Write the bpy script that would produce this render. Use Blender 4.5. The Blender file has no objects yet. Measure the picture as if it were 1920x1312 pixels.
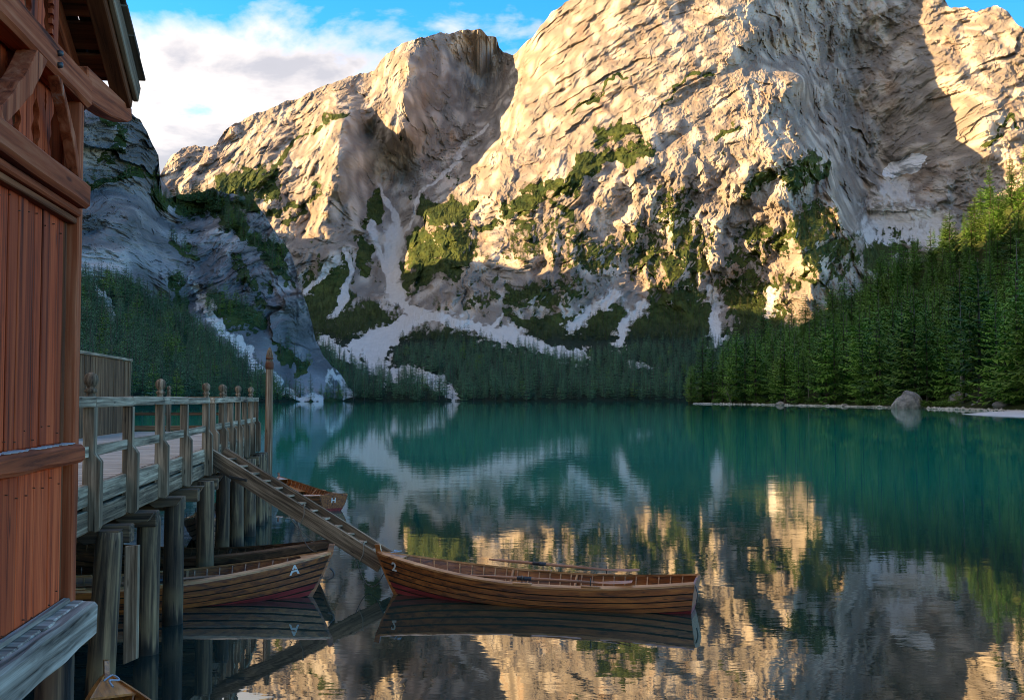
import bpy, bmesh, math, random
import numpy as np
from mathutils import Vector, Matrix, Euler

random.seed(7)
RNG = np.random.default_rng(11)
SC = bpy.context.scene
COL = SC.collection
R = math.radians

# ------------------------------------------------------------------ camera, sky, sun, exposure
EYE = 3.6                      # metres above the lake
F = 2000.0                     # focal length in photograph pixels (1920 wide)
HOR = 745.5                    # height of the horizon in the photograph
cam_d = bpy.data.cameras.new('camera'); cam = bpy.data.objects.new('camera', cam_d); COL.objects.link(cam)
cam_d.sensor_width = 36.0; cam_d.lens = 36.0 * F / 1920.0
cam_d.clip_start = 0.1; cam_d.clip_end = 30000
cam.location = (0, 0, EYE)
cam.rotation_euler = (R(90) + math.atan((HOR - 656) / F), 0, 0)
SC.camera = cam

SUN_EL = 24.0
SUN_H = Vector((-0.998, 0.05)).normalized()       # towards the sun, seen from above
sun_d = bpy.data.lights.new('sun', 'SUN'); sun = bpy.data.objects.new('sun', sun_d); COL.objects.link(sun)
sun_d.energy = 4.3; sun_d.angle = R(0.5); sun_d.color = (1.0, 0.65, 0.31)
sv = Vector((SUN_H.x * math.cos(R(SUN_EL)), SUN_H.y * math.cos(R(SUN_EL)), math.sin(R(SUN_EL))))
sun.rotation_euler = (-sv).to_track_quat('-Z', 'Y').to_euler()
sun.location = (-60, -30, 60)

world = bpy.data.worlds.new('World'); SC.world = world; world.use_nodes = True
def build_world():
    nt = world.node_tree; N = nt.nodes; L = nt.links
    for n in list(N): N.remove(n)
    out = N.new('ShaderNodeOutputWorld'); bg = N.new('ShaderNodeBackground')
    sky = N.new('ShaderNodeTexSky'); sky.sky_type = 'NISHITA'; sky.sun_disc = False
    sky.sun_elevation = R(SUN_EL); sky.sun_rotation = math.atan2(SUN_H.x, SUN_H.y)
    sky.altitude = 1500; sky.air_density = 1.0; sky.dust_density = 0.4; sky.ozone_density = 2.0
    hs = N.new('ShaderNodeHueSaturation'); hs.inputs['Saturation'].default_value = 1.42; hs.inputs['Value'].default_value = 0.64
    L.new(sky.outputs[0], hs.inputs['Color'])
    tc = N.new('ShaderNodeTexCoord')
    # cloud layer: the view direction projected on a flat sheet, so clouds flatten towards the horizon
    sep = N.new('ShaderNodeSeparateXYZ'); L.new(tc.outputs['Generated'], sep.inputs[0])
    def math_(op, a, b=None, c=None):
        n = N.new('ShaderNodeMath'); n.operation = op
        for i, v in enumerate((a, b, c)):
            if v is None: continue
            if isinstance(v, (int, float)): n.inputs[i].default_value = v
            else: L.new(v, n.inputs[i])
        return n.outputs[0]
    zz = math_('ADD', math_('MAXIMUM', sep.outputs[2], 0.0), 0.22)
    px = math_('DIVIDE', sep.outputs[0], zz); py = math_('DIVIDE', sep.outputs[1], zz)
    cmb = N.new('ShaderNodeCombineXYZ'); L.new(px, cmb.inputs[0]); L.new(py, cmb.inputs[1])
    cmb.inputs[2].default_value = CLOUD_SEED
    def noise(scale, det, rough, off=0.0):
        mp = N.new('ShaderNodeMapping'); mp.inputs['Location'].default_value = (off, off * 0.7, 0)
        L.new(cmb.outputs[0], mp.inputs[0])
        n = N.new('ShaderNodeTexNoise'); n.inputs['Scale'].default_value = scale
        n.inputs['Detail'].default_value = det; n.inputs['Roughness'].default_value = rough
        n.inputs['Distortion'].default_value = 0.25
        L.new(mp.outputs[0], n.inputs['Vector']); return n.outputs[0]
    n1 = noise(1.15, 9, 0.56); n2 = noise(4.2, 6, 0.55, 3.1); n0 = noise(0.42, 2, 0.5, 7.7)
    dens = math_('ADD', math_('MULTIPLY', n1, 0.62), math_('ADD', math_('MULTIPLY', n2, 0.2), math_('MULTIPLY', n0, 0.45)))
    # more cloud towards the left of the valley, clearing to the right
    grad = math_('MULTIPLY', math_('ADD', px, 0.40), -0.24)
    dens = math_('ADD', dens, math_('MINIMUM', math_('MAXIMUM', grad, -0.17), 0.03))
    def ramp(v, pts):
        r = N.new('ShaderNodeValToRGB'); e = r.color_ramp.elements
        while len(e) < len(pts): e.new(0.5)
        for el, (p, c) in zip(e, pts): el.position = p; el.color = c
        L.new(v, r.inputs[0]); return r.outputs[0]
    mask = ramp(dens, [(0.0, (0,0,0,1)), (CLOUD_T, (0,0,0,1)), (CLOUD_T + 0.05, (0.9,0.9,0.9,1)), (1.0, (1,1,1,1))])
    ccol = ramp(math_('ADD', dens, math_('MULTIPLY', math_('SUBTRACT', n2, 0.5), 0.35)),
                [(0.0, (2.3,2.05,1.8,1)), (CLOUD_T + 0.045, (2.15,1.88,1.64,1)), (CLOUD_T + 0.13, (1.2,1.1,1.06,1)), (1.0, (0.9,0.86,0.87,1))])
    mx = N.new('ShaderNodeMixRGB'); L.new(mask, mx.inputs[0]); L.new(hs.outputs[0], mx.inputs[1]); L.new(ccol, mx.inputs[2])
    L.new(mx.outputs[0], bg.inputs[0]); bg.inputs[1].default_value = SKY_STRENGTH
    L.new(bg.outputs[0], out.inputs[0])
CLOUD_SEED = 5.3; CLOUD_T = 0.556; SKY_STRENGTH = 0.15
build_world()
SC.view_settings.view_transform = 'Standard'; SC.view_settings.look = 'None'
SC.view_settings.exposure = 2.12; SC.view_settings.gamma = 1.0
SC.view_settings.use_curve_mapping = False
SC.cycles.max_bounces = 6; SC.cycles.diffuse_bounces = 3; SC.cycles.glossy_bounces = 3
SC.cycles.transparent_max_bounces = 4; SC.cycles.use_denoising = True; SC.cycles.filter_width = 0.95
SC.cycles.caustics_reflective = False; SC.cycles.caustics_refractive = False

# ------------------------------------------------------------------ node helpers / materials
MATS = {}
class NT:
    def __init__(s, name):
        s.m = bpy.data.materials.new(name); s.m.use_nodes = True
        s.t = s.m.node_tree; s.N = s.t.nodes; s.L = s.t.links
        s.b = s.N['Principled BSDF']; s.out = s.N['Material Output']
        s.tc = s.N.new('ShaderNodeTexCoord'); s.oi = s.N.new('ShaderNodeObjectInfo')
        MATS[name] = s.m
    def set(s, sock, v):
        if isinstance(v, (int, float)): s.b.inputs[sock].default_value = v
        elif isinstance(v, tuple): s.b.inputs[sock].default_value = v if len(v) == 4 else (*v, 1)
        else: s.L.new(v, s.b.inputs[sock])
    def val(s, n, i, v):
        if v is None: return
        if isinstance(v, (int, float)): n.inputs[i].default_value = v
        elif isinstance(v, tuple): n.inputs[i].default_value = v if len(n.inputs[i].default_value) == len(v) else (*v, 1)
        else: s.L.new(v, n.inputs[i])
    def math(s, op, a, b=None, clamp=False):
        n = s.N.new('ShaderNodeMath'); n.operation = op; n.use_clamp = clamp
        s.val(n, 0, a); s.val(n, 1, b); return n.outputs[0]
    def vec(s, coord='Object', scale=(1,1,1), loc=(0,0,0), rot=(0,0,0), rand=0.0):
        mp = s.N.new('ShaderNodeMapping'); mp.inputs['Scale'].default_value = scale
        mp.inputs['Location'].default_value = loc; mp.inputs['Rotation'].default_value = rot
        src = s.tc.outputs[coord]
        if rand:
            va = s.N.new('ShaderNodeVectorMath'); va.operation = 'ADD'
            cb = s.N.new('ShaderNodeCombineXYZ'); k = s.math('MULTIPLY', s.oi.outputs['Random'], rand)
            s.L.new(k, cb.inputs[0]); s.L.new(k, cb.inputs[1]); s.L.new(k, cb.inputs[2])
            s.L.new(src, va.inputs[0]); s.L.new(cb.outputs[0], va.inputs[1]); src = va.outputs[0]
        s.L.new(src, mp.inputs[0]); return mp.outputs[0]
    def noise(s, vec, scale=1.0, det=6, rough=0.55, dist=0.0, kind=None):
        n = s.N.new('ShaderNodeTexNoise'); n.inputs['Scale'].default_value = scale
        n.inputs['Detail'].default_value = det; n.inputs['Roughness'].default_value = rough
        n.inputs['Distortion'].default_value = dist
        if kind: n.noise_type = kind
        s.L.new(vec, n.inputs['Vector']); return n.outputs[0]
    def vor(s, vec, scale=1.0, feat='F1'):
        n = s.N.new('ShaderNodeTexVoronoi'); n.feature = feat; n.inputs['Scale'].default_value = scale
        s.L.new(vec, n.inputs['Vector']); return n.outputs['Distance']
    def ramp(s, v, pts, interp='LINEAR'):
        r = s.N.new('ShaderNodeValToRGB'); r.color_ramp.interpolation = interp; e = r.color_ramp.elements
        while len(e) < len(pts): e.new(0.5)
        for el, (p, c) in zip(e, pts):
            el.position = p; el.color = c if isinstance(c, tuple) and len(c) == 4 else ((*c, 1) if isinstance(c, tuple) else (c, c, c, 1))
        s.L.new(v, r.inputs[0]); return r.outputs[0]
    def mix(s, f, a, b, mode='MIX'):
        n = s.N.new('ShaderNodeMixRGB'); n.blend_type = mode
        s.val(n, 0, f); s.val(n, 1, a); s.val(n, 2, b); return n.outputs[0]
    def attr(s, name):
        n = s.N.new('ShaderNodeAttribute'); n.attribute_name = name; return n.outputs['Fac']
    def bump(s, h, dist, strength=1.0, prev=None):
        n = s.N.new('ShaderNodeBump'); n.inputs['Distance'].default_value = dist; n.inputs['Strength'].default_value = strength
        s.L.new(h, n.inputs['Height'])
        if prev is not None: s.L.new(prev, n.inputs['Normal'])
        s.L.new(n.outputs[0], s.b.inputs['Normal']); return n.outputs[0]

WOOD_GAIN = 1.3
def wood(name, dark, mid, light, rough=0.75, spec=0.25, grain=22, streak=0.5, paint=None, wear=0.62, wearcol=None, coat=0.0, tone=0.5, wet=False):
    """Sawn timber: grain runs along the piece's own X axis."""
    dark, mid, light = (tuple(min(0.85, x * WOOD_GAIN) for x in c) for c in (dark, mid, light))
    n = NT(name)
    v = n.vec('Object', (0.55, grain, grain), rand=31.0)
    g = n.noise(v, 1.0, 8, 0.62, 0.6)
    v2 = n.vec('Object', (0.8, 2.6, 2.6), rand=17.0)
    blot = n.noise(v2, 1.1, 5, 0.6)
    c = n.ramp(n.math('ADD', n.math('MULTIPLY', g, 0.75), n.math('MULTIPLY', blot, 0.25)),
               [(0.36, dark), (0.50, mid), (0.66, light)])
    kn = n.ramp(n.vor(n.vec('Object', (1.1, 5.5, 5.5), rand=23.0), 1.6), [(0.05, 0.8), (0.13, 0.0)]); c = n.mix(kn, c, dark)      # knots
    if wearcol:
        w = n.ramp(n.math('ADD', n.math('MULTIPLY', blot, 0.6), n.math('MULTIPLY', g, 0.4)), [(wear, 0.0), (wear + 0.07, 1.0)])
        c = n.mix(w, c, wearcol)
    if wet:      # soaked dark foot and a pale tide ring just above it, as on timber that stands in a lake
        geo = n.N.new('ShaderNodeNewGeometry'); sp = n.N.new('ShaderNodeSeparateXYZ'); n.L.new(geo.outputs['Position'], sp.inputs[0])
        hgt_ = n.math('ADD', sp.outputs[2], n.math('MULTIPLY', n.math('SUBTRACT', g, 0.5), 0.5))
        c = n.mix(n.ramp(hgt_, [(0.10, 0.85), (0.24, 0.0)]), c, (0.012, 0.011, 0.008))
        c = n.mix(n.ramp(hgt_, [(0.24, 0.0), (0.34, 0.55), (0.46, 0.5), (0.62, 0.0)]), c, (0.22, 0.14, 0.065))
    hv = n.N.new('ShaderNodeHueSaturation'); n.L.new(c, hv.inputs['Color'])
    n.L.new(n.math('ADD', n.math('MULTIPLY', n.oi.outputs['Random'], tone), 1.0 - tone * 0.5), hv.inputs['Value'])
    n.set('Base Color', hv.outputs[0]); n.set('Roughness', rough); n.set('Specular IOR Level', spec)
    if coat: n.set('Coat Weight', coat); n.set('Coat Roughness', 0.22)
    crack = n.ramp(g, [(0.33, 0.0), (0.42, 1.0)])
    n.bump(n.math('ADD', n.math('MULTIPLY', g, 0.5), n.math('MULTIPLY', crack, 0.5)), 0.004, 0.8)
    return n.m

wood('red_wood', (0.055, 0.009, 0.003), (0.34, 0.048, 0.011), (0.47, 0.092, 0.026), 0.7, 0.2, 26, wearcol=(0.30, 0.16, 0.09), wear=0.68, tone=0.6)
wood('red_timber', (0.06, 0.014, 0.006), (0.29, 0.062, 0.021), (0.42, 0.14, 0.063), 0.8, 0.15, 18, wearcol=(0.34, 0.25, 0.20), wear=0.60, tone=0.3)
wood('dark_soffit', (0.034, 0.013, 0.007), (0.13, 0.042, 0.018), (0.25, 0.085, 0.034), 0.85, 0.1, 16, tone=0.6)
wood('grey_wood', (0.036, 0.026, 0.018), (0.2267, 0.1656, 0.1079), (0.5631, 0.4297, 0.2946), 0.85, 0.15, 20, tone=0.35)
wood('grey_post', (0.02, 0.014, 0.009), (0.1287, 0.0883, 0.0546), (0.3644, 0.2579, 0.1654), 0.85, 0.15, 20, tone=0.4)
wood('deck_wood', (0.11, 0.095, 0.08), (0.3657, 0.3047, 0.2433), (0.6095, 0.5125, 0.414), 0.85, 0.15, 24, tone=0.3)
wood('pale_timber', (0.03, 0.022, 0.016), (0.228, 0.18, 0.138), (0.5, 0.4125, 0.3313), 0.85, 0.15, 14, wearcol=(0.42, 0.31, 0.18), wear=0.62, tone=0.25)
wood('pile_wood', (0.01, 0.007, 0.005), (0.0756, 0.0483, 0.0275), (0.2783, 0.175, 0.0863), 0.75, 0.25, 12, tone=0.5, wet=True)
wood('brown_plank', (0.030, 0.014, 0.007), (0.115, 0.058, 0.028), (0.25, 0.14, 0.07), 0.8, 0.15, 20, tone=0.55)
wood('varnish', (0.035, 0.008, 0.002), (0.198, 0.0564, 0.0108), (0.3625, 0.1225, 0.025), 0.38, 0.5, 16, coat=0.35, tone=0.35)
wood('varnish_inside', (0.045, 0.014, 0.004), (0.204, 0.0672, 0.0168), (0.3875, 0.1438, 0.0375), 0.45, 0.4, 14, coat=0.2, tone=0.35)
wood('varnish_bright', (0.10, 0.032, 0.007), (0.31, 0.115, 0.024), (0.45, 0.20, 0.05), 0.35, 0.5, 14, coat=0.5, tone=0.2)
wood('gunwale_wood', (0.12, 0.045, 0.014), (0.30, 0.13, 0.045), (0.46, 0.25, 0.11), 0.35, 0.5, 14, coat=0.4, tone=0.2)
wood('old_boat', (0.030, 0.016, 0.009), (0.11, 0.050, 0.022), (0.22, 0.11, 0.05), 0.5, 0.4, 14, coat=0.15, tone=0.3)
wood('red_paint', (0.075, 0.009, 0.009), (0.155, 0.016, 0.016), (0.22, 0.032, 0.028), 0.5, 0.35, 8, tone=0.2)
wood('oar_wood', (0.12, 0.045, 0.018), (0.26, 0.11, 0.055), (0.38, 0.20, 0.13), 0.45, 0.4, 18, tone=0.2)
wood('shingle_wood', (0.020, 0.013, 0.009), (0.075, 0.052, 0.037), (0.17, 0.125, 0.09), 0.9, 0.1, 16, tone=0.5)

def plain(name, col, rough=0.6, metal=0.0, var=0.3, scale=20):
    n = NT(name); k = n.noise(n.vec('Object'), scale, 4)
    c = n.mix(n.math('MULTIPLY', k, var), col, tuple(x * 0.35 for x in col))
    n.set('Base Color', c); n.set('Roughness', rough); n.set('Metallic', metal); return n.m
wood('weathered_verge', (0.045, 0.026, 0.016), (0.17, 0.105, 0.062), (0.34, 0.24, 0.16), 0.85, 0.1, 18, tone=0.3)
wood('lap_shade_dark', (0.008, 0.005, 0.003), (0.018, 0.010, 0.006), (0.03, 0.016, 0.01), 0.6, 0.3, 8)  # near-black for the strips that stand in for shade under boat laps
plain('white_paint', (0.78, 0.76, 0.72), 0.6, var=0.25)
plain('leather', (0.022, 0.024, 0.032), 0.55)
plain('iron', (0.10, 0.095, 0.09), 0.5, 0.7)
plain('rust', (0.17, 0.055, 0.02), 0.85, 0.0, 0.7)
plain('rope', (0.30, 0.22, 0.15), 0.9)
plain('blue_rope', (0.30, 0.36, 0.44), 0.8)
plain('flaking', (0.60, 0.54, 0.50), 0.85, 0.0, 0.6, 30)

def rock_material(name, warm, grey, dark, stain, veg_a, veg_b, scree_c, sc=1.0):
    n = NT(name)
    big = n.noise(n.vec('Object', (1, 0.22, 1)), 0.006 * sc, 5, 0.6, 0.6)
    fine = n.noise(n.vec('Object', (1, 0.22, 1)), 0.05 * sc, 8, 0.68, 0.4)
    strv = n.vec('Object', (0.030 * sc, 0.005 * sc, 0.0075 * sc))           # run-off streaks down the faces
    streak = n.noise(strv, 1.0, 6, 0.6, 0.3)
    bed = n.noise(n.vec('Object', (0.006 * sc, 0.002 * sc, 0.075 * sc), rot=(0, R(28), 0)), 1.0, 6, 0.65, 0.5)   # bedding planes
    c = n.mix(n.ramp(big, [(0.38, 0.0), (0.62, 1.0)]), grey, warm)
    c = n.mix(n.ramp(streak, [(0.54, 0.0), (0.68, 0.7)]), c, stain)
    c = n.mix(n.ramp(bed, [(0.26, 0.25), (0.36, 0.0)]), c, dark)
    c = n.mix(n.ramp(fine, [(0.28, 0.7), (0.40, 0.0)]), c, dark)
    ck = n.noise(n.vec('Object', (1, 0.2, 0.45), rot=(0, R(14), 0)), 0.022 * sc, 8, 0.6, 0.3, 'RIDGED_MULTIFRACTAL')
    c = n.mix(n.ramp(ck, [(0.0, 0.75), (0.20, 0.0)]), c, dark)
    c = n.mix(n.ramp(fine, [(0.56, 0.0), (0.72, 0.3)]), c, tuple(min(1, x * 1.3) for x in warm))
    sf = n.attr('scree'); sn = n.noise(n.vec('Object', (1, 0.22, 1)), 0.09 * sc, 6, 0.65)
    sm = n.ramp(n.math('ADD', sf, n.math('MULTIPLY', n.math('SUBTRACT', sn, 0.5), 0.55)), [(0.34, 0.0), (0.80, 1.0)])
    c = n.mix(sm, c, n.mix(sn, tuple(x * 0.8 for x in scree_c), tuple(min(0.9, x * 1.15) for x in scree_c)))
    vf = n.attr('veg'); vn = n.noise(n.vec('Object', (1, 0.22, 1)), 0.11 * sc, 7, 0.7); vn2 = n.noise(n.vec('Object', (1, 0.22, 1)), 0.028 * sc, 4, 0.6)
    vm = n.ramp(n.math('ADD', vf, n.math('MULTIPLY', n.math('SUBTRACT', vn, 0.5), 0.9)), [(0.44, 0.0), (0.54, 1.0)])
    vc = n.mix(n.ramp(n.math('ADD', n.math('MULTIPLY', vn2, 0.6), n.math('MULTIPLY', vn, 0.4)), [(0.40, 0.0), (0.62, 1.0)]), veg_a, veg_b)
    c = n.mix(vm, c, vc)
    c = n.mix(n.math('MULTIPLY', n.math('MULTIPLY', vm, n.attr('low')), 0.92), c, (0.008, 0.020, 0.012))  # dark green forest ground, with the shade between trees put into its colour
    snf = n.attr('snow')
    c = n.mix(n.ramp(n.math('ADD', snf, n.math('MULTIPLY', n.math('SUBTRACT', sn, 0.5), 0.5)), [(0.5, 0.0), (0.55, 1.0)]), c, (0.80, 0.82, 0.84))
    n.set('Base Color', c); n.set('Roughness', 0.95); n.set('Specular IOR Level', 0.1)
    h = n.math('ADD', n.math('MULTIPLY', fine, 1.0), n.math('MULTIPLY', bed, 0.18))
    h = n.math('ADD', h, n.math('MULTIPLY', n.math('MULTIPLY', vm, vn), 1.1))
    crag = n.noise(n.vec('Object', (1, 0.22, 0.6)), 0.030 * sc, 9, 0.62, 0.2, 'RIDGED_MULTIFRACTAL')
    gr = n.noise(n.vec('Object', (1, 0.3, 0.8)), 0.14 * sc, 6, 0.7)
    n.bump(n.math('ADD', n.math('ADD', h, n.math('MULTIPLY', crag, 0.16)), n.math('MULTIPLY', gr, 1.3)), 5.0 / sc, 1.0)
    return n.m
rock_material('massif_rock', (0.56, 0.475, 0.375), (0.47, 0.425, 0.365), (0.15, 0.128, 0.11), (0.40, 0.255, 0.155),
              (0.024, 0.048, 0.014), (0.085, 0.105, 0.024), (0.62, 0.59, 0.54))
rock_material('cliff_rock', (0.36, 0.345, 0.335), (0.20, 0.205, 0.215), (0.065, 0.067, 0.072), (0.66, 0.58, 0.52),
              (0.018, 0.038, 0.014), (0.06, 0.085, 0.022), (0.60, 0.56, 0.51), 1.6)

def ground_material():
    n = NT('forest_floor')
    a = n.noise(n.vec('Object'), 0.12, 7, 0.65); b = n.noise(n.vec('Object'), 1.1, 5, 0.6)
    c = n.mix(n.ramp(a, [(0.35, 0.0), (0.65, 1.0)]), (0.022, 0.032, 0.012), (0.055, 0.075, 0.018))
    c = n.mix(n.ramp(b, [(0.58, 0.0), (0.75, 0.7)]), c, (0.10, 0.085, 0.06))
    s = n.attr('scree')
    c = n.mix(n.ramp(n.math('ADD', s, n.math('MULTIPLY', n.math('SUBTRACT', b, 0.5), 0.6)), [(0.45, 0.0), (0.6, 1.0)]), c, (0.42, 0.41, 0.39))
    n.set('Base Color', c); n.set('Roughness', 0.95); n.set('Specular IOR Level', 0.1); n.bump(b, 0.5, 0.8)
ground_material()

def gravel_material():
    n = NT('gravel'); a = n.noise(n.vec('Object'), 2.2, 8, 0.7); b = n.noise(n.vec('Object'), 0.15, 4)
    c = n.mix(a, (0.50, 0.49, 0.47), (0.78, 0.77, 0.75)); c = n.mix(n.ramp(b, [(0.5, 0.0), (0.7, 0.4)]), c, (0.40, 0.38, 0.34))
    n.set('Base Color', c); n.set('Roughness', 0.9); n.bump(a, 0.15, 0.8)
gravel_material()

def boulder_material():
    n = NT('boulder_rock'); a = n.noise(n.vec('Object'), 0.55, 9, 0.7, 0.3); b = n.noise(n.vec('Object', (1, 1, 0.35)), 0.4, 5, 0.6)
    c = n.ramp(a, [(0.30, (0.10, 0.10, 0.105)), (0.48, (0.26, 0.26, 0.255)), (0.68, (0.46, 0.455, 0.44))])
    c = n.mix(n.ramp(b, [(0.60, 0.0), (0.68, 0.85)]), c, (0.17, 0.15, 0.05))
    n.set('Base Color', c); n.set('Roughness', 0.9); n.bump(a, 0.4, 0.9)
boulder_material()

def leaf_material(name, a, b, trans=0.0):
    n = NT(name); geo = n.N.new('ShaderNodeNewGeometry')
    k = n.noise(n.vec('Object'), 0.35, 3, 0.6)
    f = n.math('ADD', n.math('MULTIPLY', n.oi.outputs['Random'], 0.7), n.math('MULTIPLY', n.math('ADD', k, n.math('MULTIPLY', geo.outputs['Random Per Island'], 0.5)), 0.45))
    n.set('Base Color', n.ramp(f, [(0.18, a), (0.85, b)])); n.set('Roughness', 0.75); n.set('Specular IOR Level', 0.2)
leaf_material('spruce_needles', (0.018, 0.066, 0.022), (0.16, 0.31, 0.045))
leaf_material('larch_needles', (0.085, 0.17, 0.03), (0.15, 0.25, 0.04))
leaf_material('far_needles', (0.016, 0.055, 0.036), (0.10, 0.21, 0.095))  # bluer than the near spruces: distance haze is put into the needle colour
leaf_material('shrub_leaves', (0.05, 0.12, 0.025), (0.13, 0.24, 0.04))
leaf_material('mountain_pine', (0.030, 0.055, 0.012), (0.075, 0.105, 0.018))
def bark():
    n = NT('bark'); k = n.noise(n.vec('Object', (3, 3, 0.6)), 1.0, 5)
    n.set('Base Color', n.ramp(k, [(0.3, (0.05, 0.038, 0.03)), (0.7, (0.20, 0.16, 0.13))])); n.set('Roughness', 0.95)
bark()
plain('dead_wood', (0.34, 0.29, 0.24), 0.9, 0.0, 0.6, 3)

def water_material():
    n = NT('lake_water')
    pos = n.tc.outputs['Object']
    # body colour of the lake: dark olive over the shallows by the jetty, emerald over the deep
    sep = n.N.new('ShaderNodeSeparateXYZ'); n.L.new(pos, sep.inputs[0])
    wob = n.noise(n.vec('Object', (1, 1, 1)), 0.02, 4, 0.5)
    dist = n.math('ADD', sep.outputs[1], n.math('MULTIPLY', n.math('SUBTRACT', wob, 0.5), 40.0))
    deep = n.ramp(n.math('DIVIDE', dist, 160.0), [(0.06, (0.016, 0.028, 0.022)), (0.16, (0.012, 0.050, 0.040)), (0.30, (0.002, 0.205, 0.145)), (0.65, (0.001, 0.31, 0.205))])
    n1 = n.noise(n.vec('Object', (0.55, 1.0, 1.0), rot=(0, 0, R(12))), 1.1, 3, 0.5)
    n2 = n.noise(n.vec('Object', (0.6, 1.0, 1.0), rot=(0, 0, R(-17))), 4.2, 3, 0.55)
    n3 = n.noise(n.vec('Object', (0.5, 1.0, 1.0)), 0.22, 2, 0.5)
    calm = n.ramp(n.noise(n.vec('Object', (1, 0.5, 1)), 0.035, 3), [(0.40, 0.35), (0.62, 1.0)])
    h = n.math('ADD', n.math('MULTIPLY', n1, 0.55), n.math('ADD', n.math('MULTIPLY', n2, 0.14), n.math('MULTIPLY', n3, 0.6)))
    bp = n.N.new('ShaderNodeBump'); bp.inputs['Distance'].default_value = 0.010
    n.L.new(calm, bp.inputs['Strength']); n.L.new(h, bp.inputs['Height'])
    dif = n.N.new('ShaderNodeBsdfDiffuse'); n.L.new(deep, dif.inputs[0])
    gl = n.N.new('ShaderNodeBsdfGlossy'); gl.inputs['Roughness'].default_value = 0.015; gl.inputs['Color'].default_value = (0.93, 0.97, 0.97, 1)
    n.L.new(bp.outputs[0], gl.inputs['Normal'])
    fr = n.N.new('ShaderNodeFresnel'); fr.inputs['IOR'].default_value = 3.3; n.L.new(bp.outputs[0], fr.inputs['Normal'])
    mx = n.N.new('ShaderNodeMixShader'); n.L.new(fr.outputs[0], mx.inputs[0]); n.L.new(dif.outputs[0], mx.inputs[1]); n.L.new(gl.outputs[0], mx.inputs[2])
    n.L.new(mx.outputs[0], n.out.inputs[0])
water_material()

# ------------------------------------------------------------------ object helpers
def tag(o, label=None, cat=None, group=None, kind=None):
    if label: o['label'] = label
    if cat: o['category'] = cat
    if group: o['group'] = group
    if kind: o['kind'] = kind
    return o
def empty(name, loc=(0,0,0), rz=0.0, **kw):
    o = bpy.data.objects.new(name, None); COL.objects.link(o); o.location = loc; o.rotation_euler = (0, 0, rz)
    o.empty_display_size = 0.2
    return tag(o, **kw)
def link(name, me, mat, parent=None, mw=None):
    o = bpy.data.objects.new(name, me); COL.objects.link(o)
    if mat and not me.materials: me.materials.append(MATS[mat])
    if parent is not None: o.parent = parent
    if mw is not None: o.matrix_local = mw
    return o
def mesh_from(name, verts, faces, smooth=False):
    me = bpy.data.meshes.new(name); me.from_pydata([tuple(v) for v in verts], [], faces); me.update()
    if smooth: me.polygons.foreach_set('use_smooth', [True] * len(me.polygons))
    return me
_BOX = {}
def box_mesh(l, w, h, mat, bev=0.006, rough=0.0):
    """A sawn piece, X along its length, centred; slightly eased edges; shared between equal pieces."""
    key = (round(l, 3), round(w, 3), round(h, 3), mat, bev, rough)
    if key in _BOX: return _BOX[key]
    bm = bmesh.new(); bmesh.ops.create_cube(bm, size=1.0)
    for v in bm.verts: v.co = Vector((v.co.x * l, v.co.y * w, v.co.z * h))
    if rough:
        rr = random.Random(int(l * 1000) + int(w * 977))
        es = [e for e in bm.edges if abs((e.verts[0].co - e.verts[1].co).x) > l * 0.5]
        bmesh.ops.subdivide_edges(bm, edges=es, cuts=max(3, int(l / 0.35)), use_grid_fill=True)
        for v in bm.verts:
            v.co.y += rr.uniform(-rough, rough); v.co.z += rr.uniform(-rough, rough)
    if bev:
        bmesh.ops.bevel(bm, geom=list(bm.edges), offset=min(bev, w * 0.3, h * 0.3), segments=1, affect='EDGES', profile=0.5)
    me = bpy.data.meshes.new('piece'); bm.to_mesh(me); bm.free(); me.materials.append(MATS[mat]); _BOX[key] = me
    return me
def frame_matrix(p0, p1, up=Vector((0, 0, 1))):
    p0 = Vector(p0); p1 = Vector(p1); x = (p1 - p0).normalized(); up = Vector(up)
    if abs(x.dot(up)) > 0.99: up = Vector((0, 1, 0))
    y = up.cross(x).normalized(); z = x.cross(y)
    m = Matrix((x, y, z)).transposed().to_4x4(); m.translation = (p0 + p1) / 2
    return m
def beam(name, p0, p1, w, h, mat, parent, up=(0, 0, 1), bev=0.006, rough=0.0):
    L_ = (Vector(p1) - Vector(p0)).length
    return link(name, box_mesh(L_, w, h, mat, bev, rough), None, parent, frame_matrix(p0, p1, up))
def prism(name, pts, axis_pts, mat, parent, bev=0.0):
    """Polygon pts (2D) extruded; axis_pts = (origin, ex, ey, ez, thickness): local X,Y of polygon and extrusion."""
    o, ex, ey, ez, th = axis_pts; n = len(pts)
    if Vector(ex).cross(Vector(ey)).dot(Vector(ez)) < 0: ey = -Vector(ey); pts = [(p[0], -p[1]) for p in pts]
    v = [(p[0], p[1], 0) for p in pts] + [(p[0], p[1], th) for p in pts]
    f = [list(range(n))[::-1], [n + i for i in range(n)]] + [[i, (i + 1) % n, n + (i + 1) % n, n + i] for i in range(n)]
    me = mesh_from(name, v, f)
    bm = bmesh.new(); bm.from_mesh(me); bmesh.ops.recalc_face_normals(bm, faces=bm.faces)
    if bev: bmesh.ops.bevel(bm, geom=list(bm.edges), offset=bev, segments=1, affect='EDGES')
    bm.to_mesh(me); bm.free()
    m = Matrix((Vector(ex), Vector(ey), Vector(ez))).transposed().to_4x4(); m.translation = Vector(o)
    return link(name, me, mat, parent, m)
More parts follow.
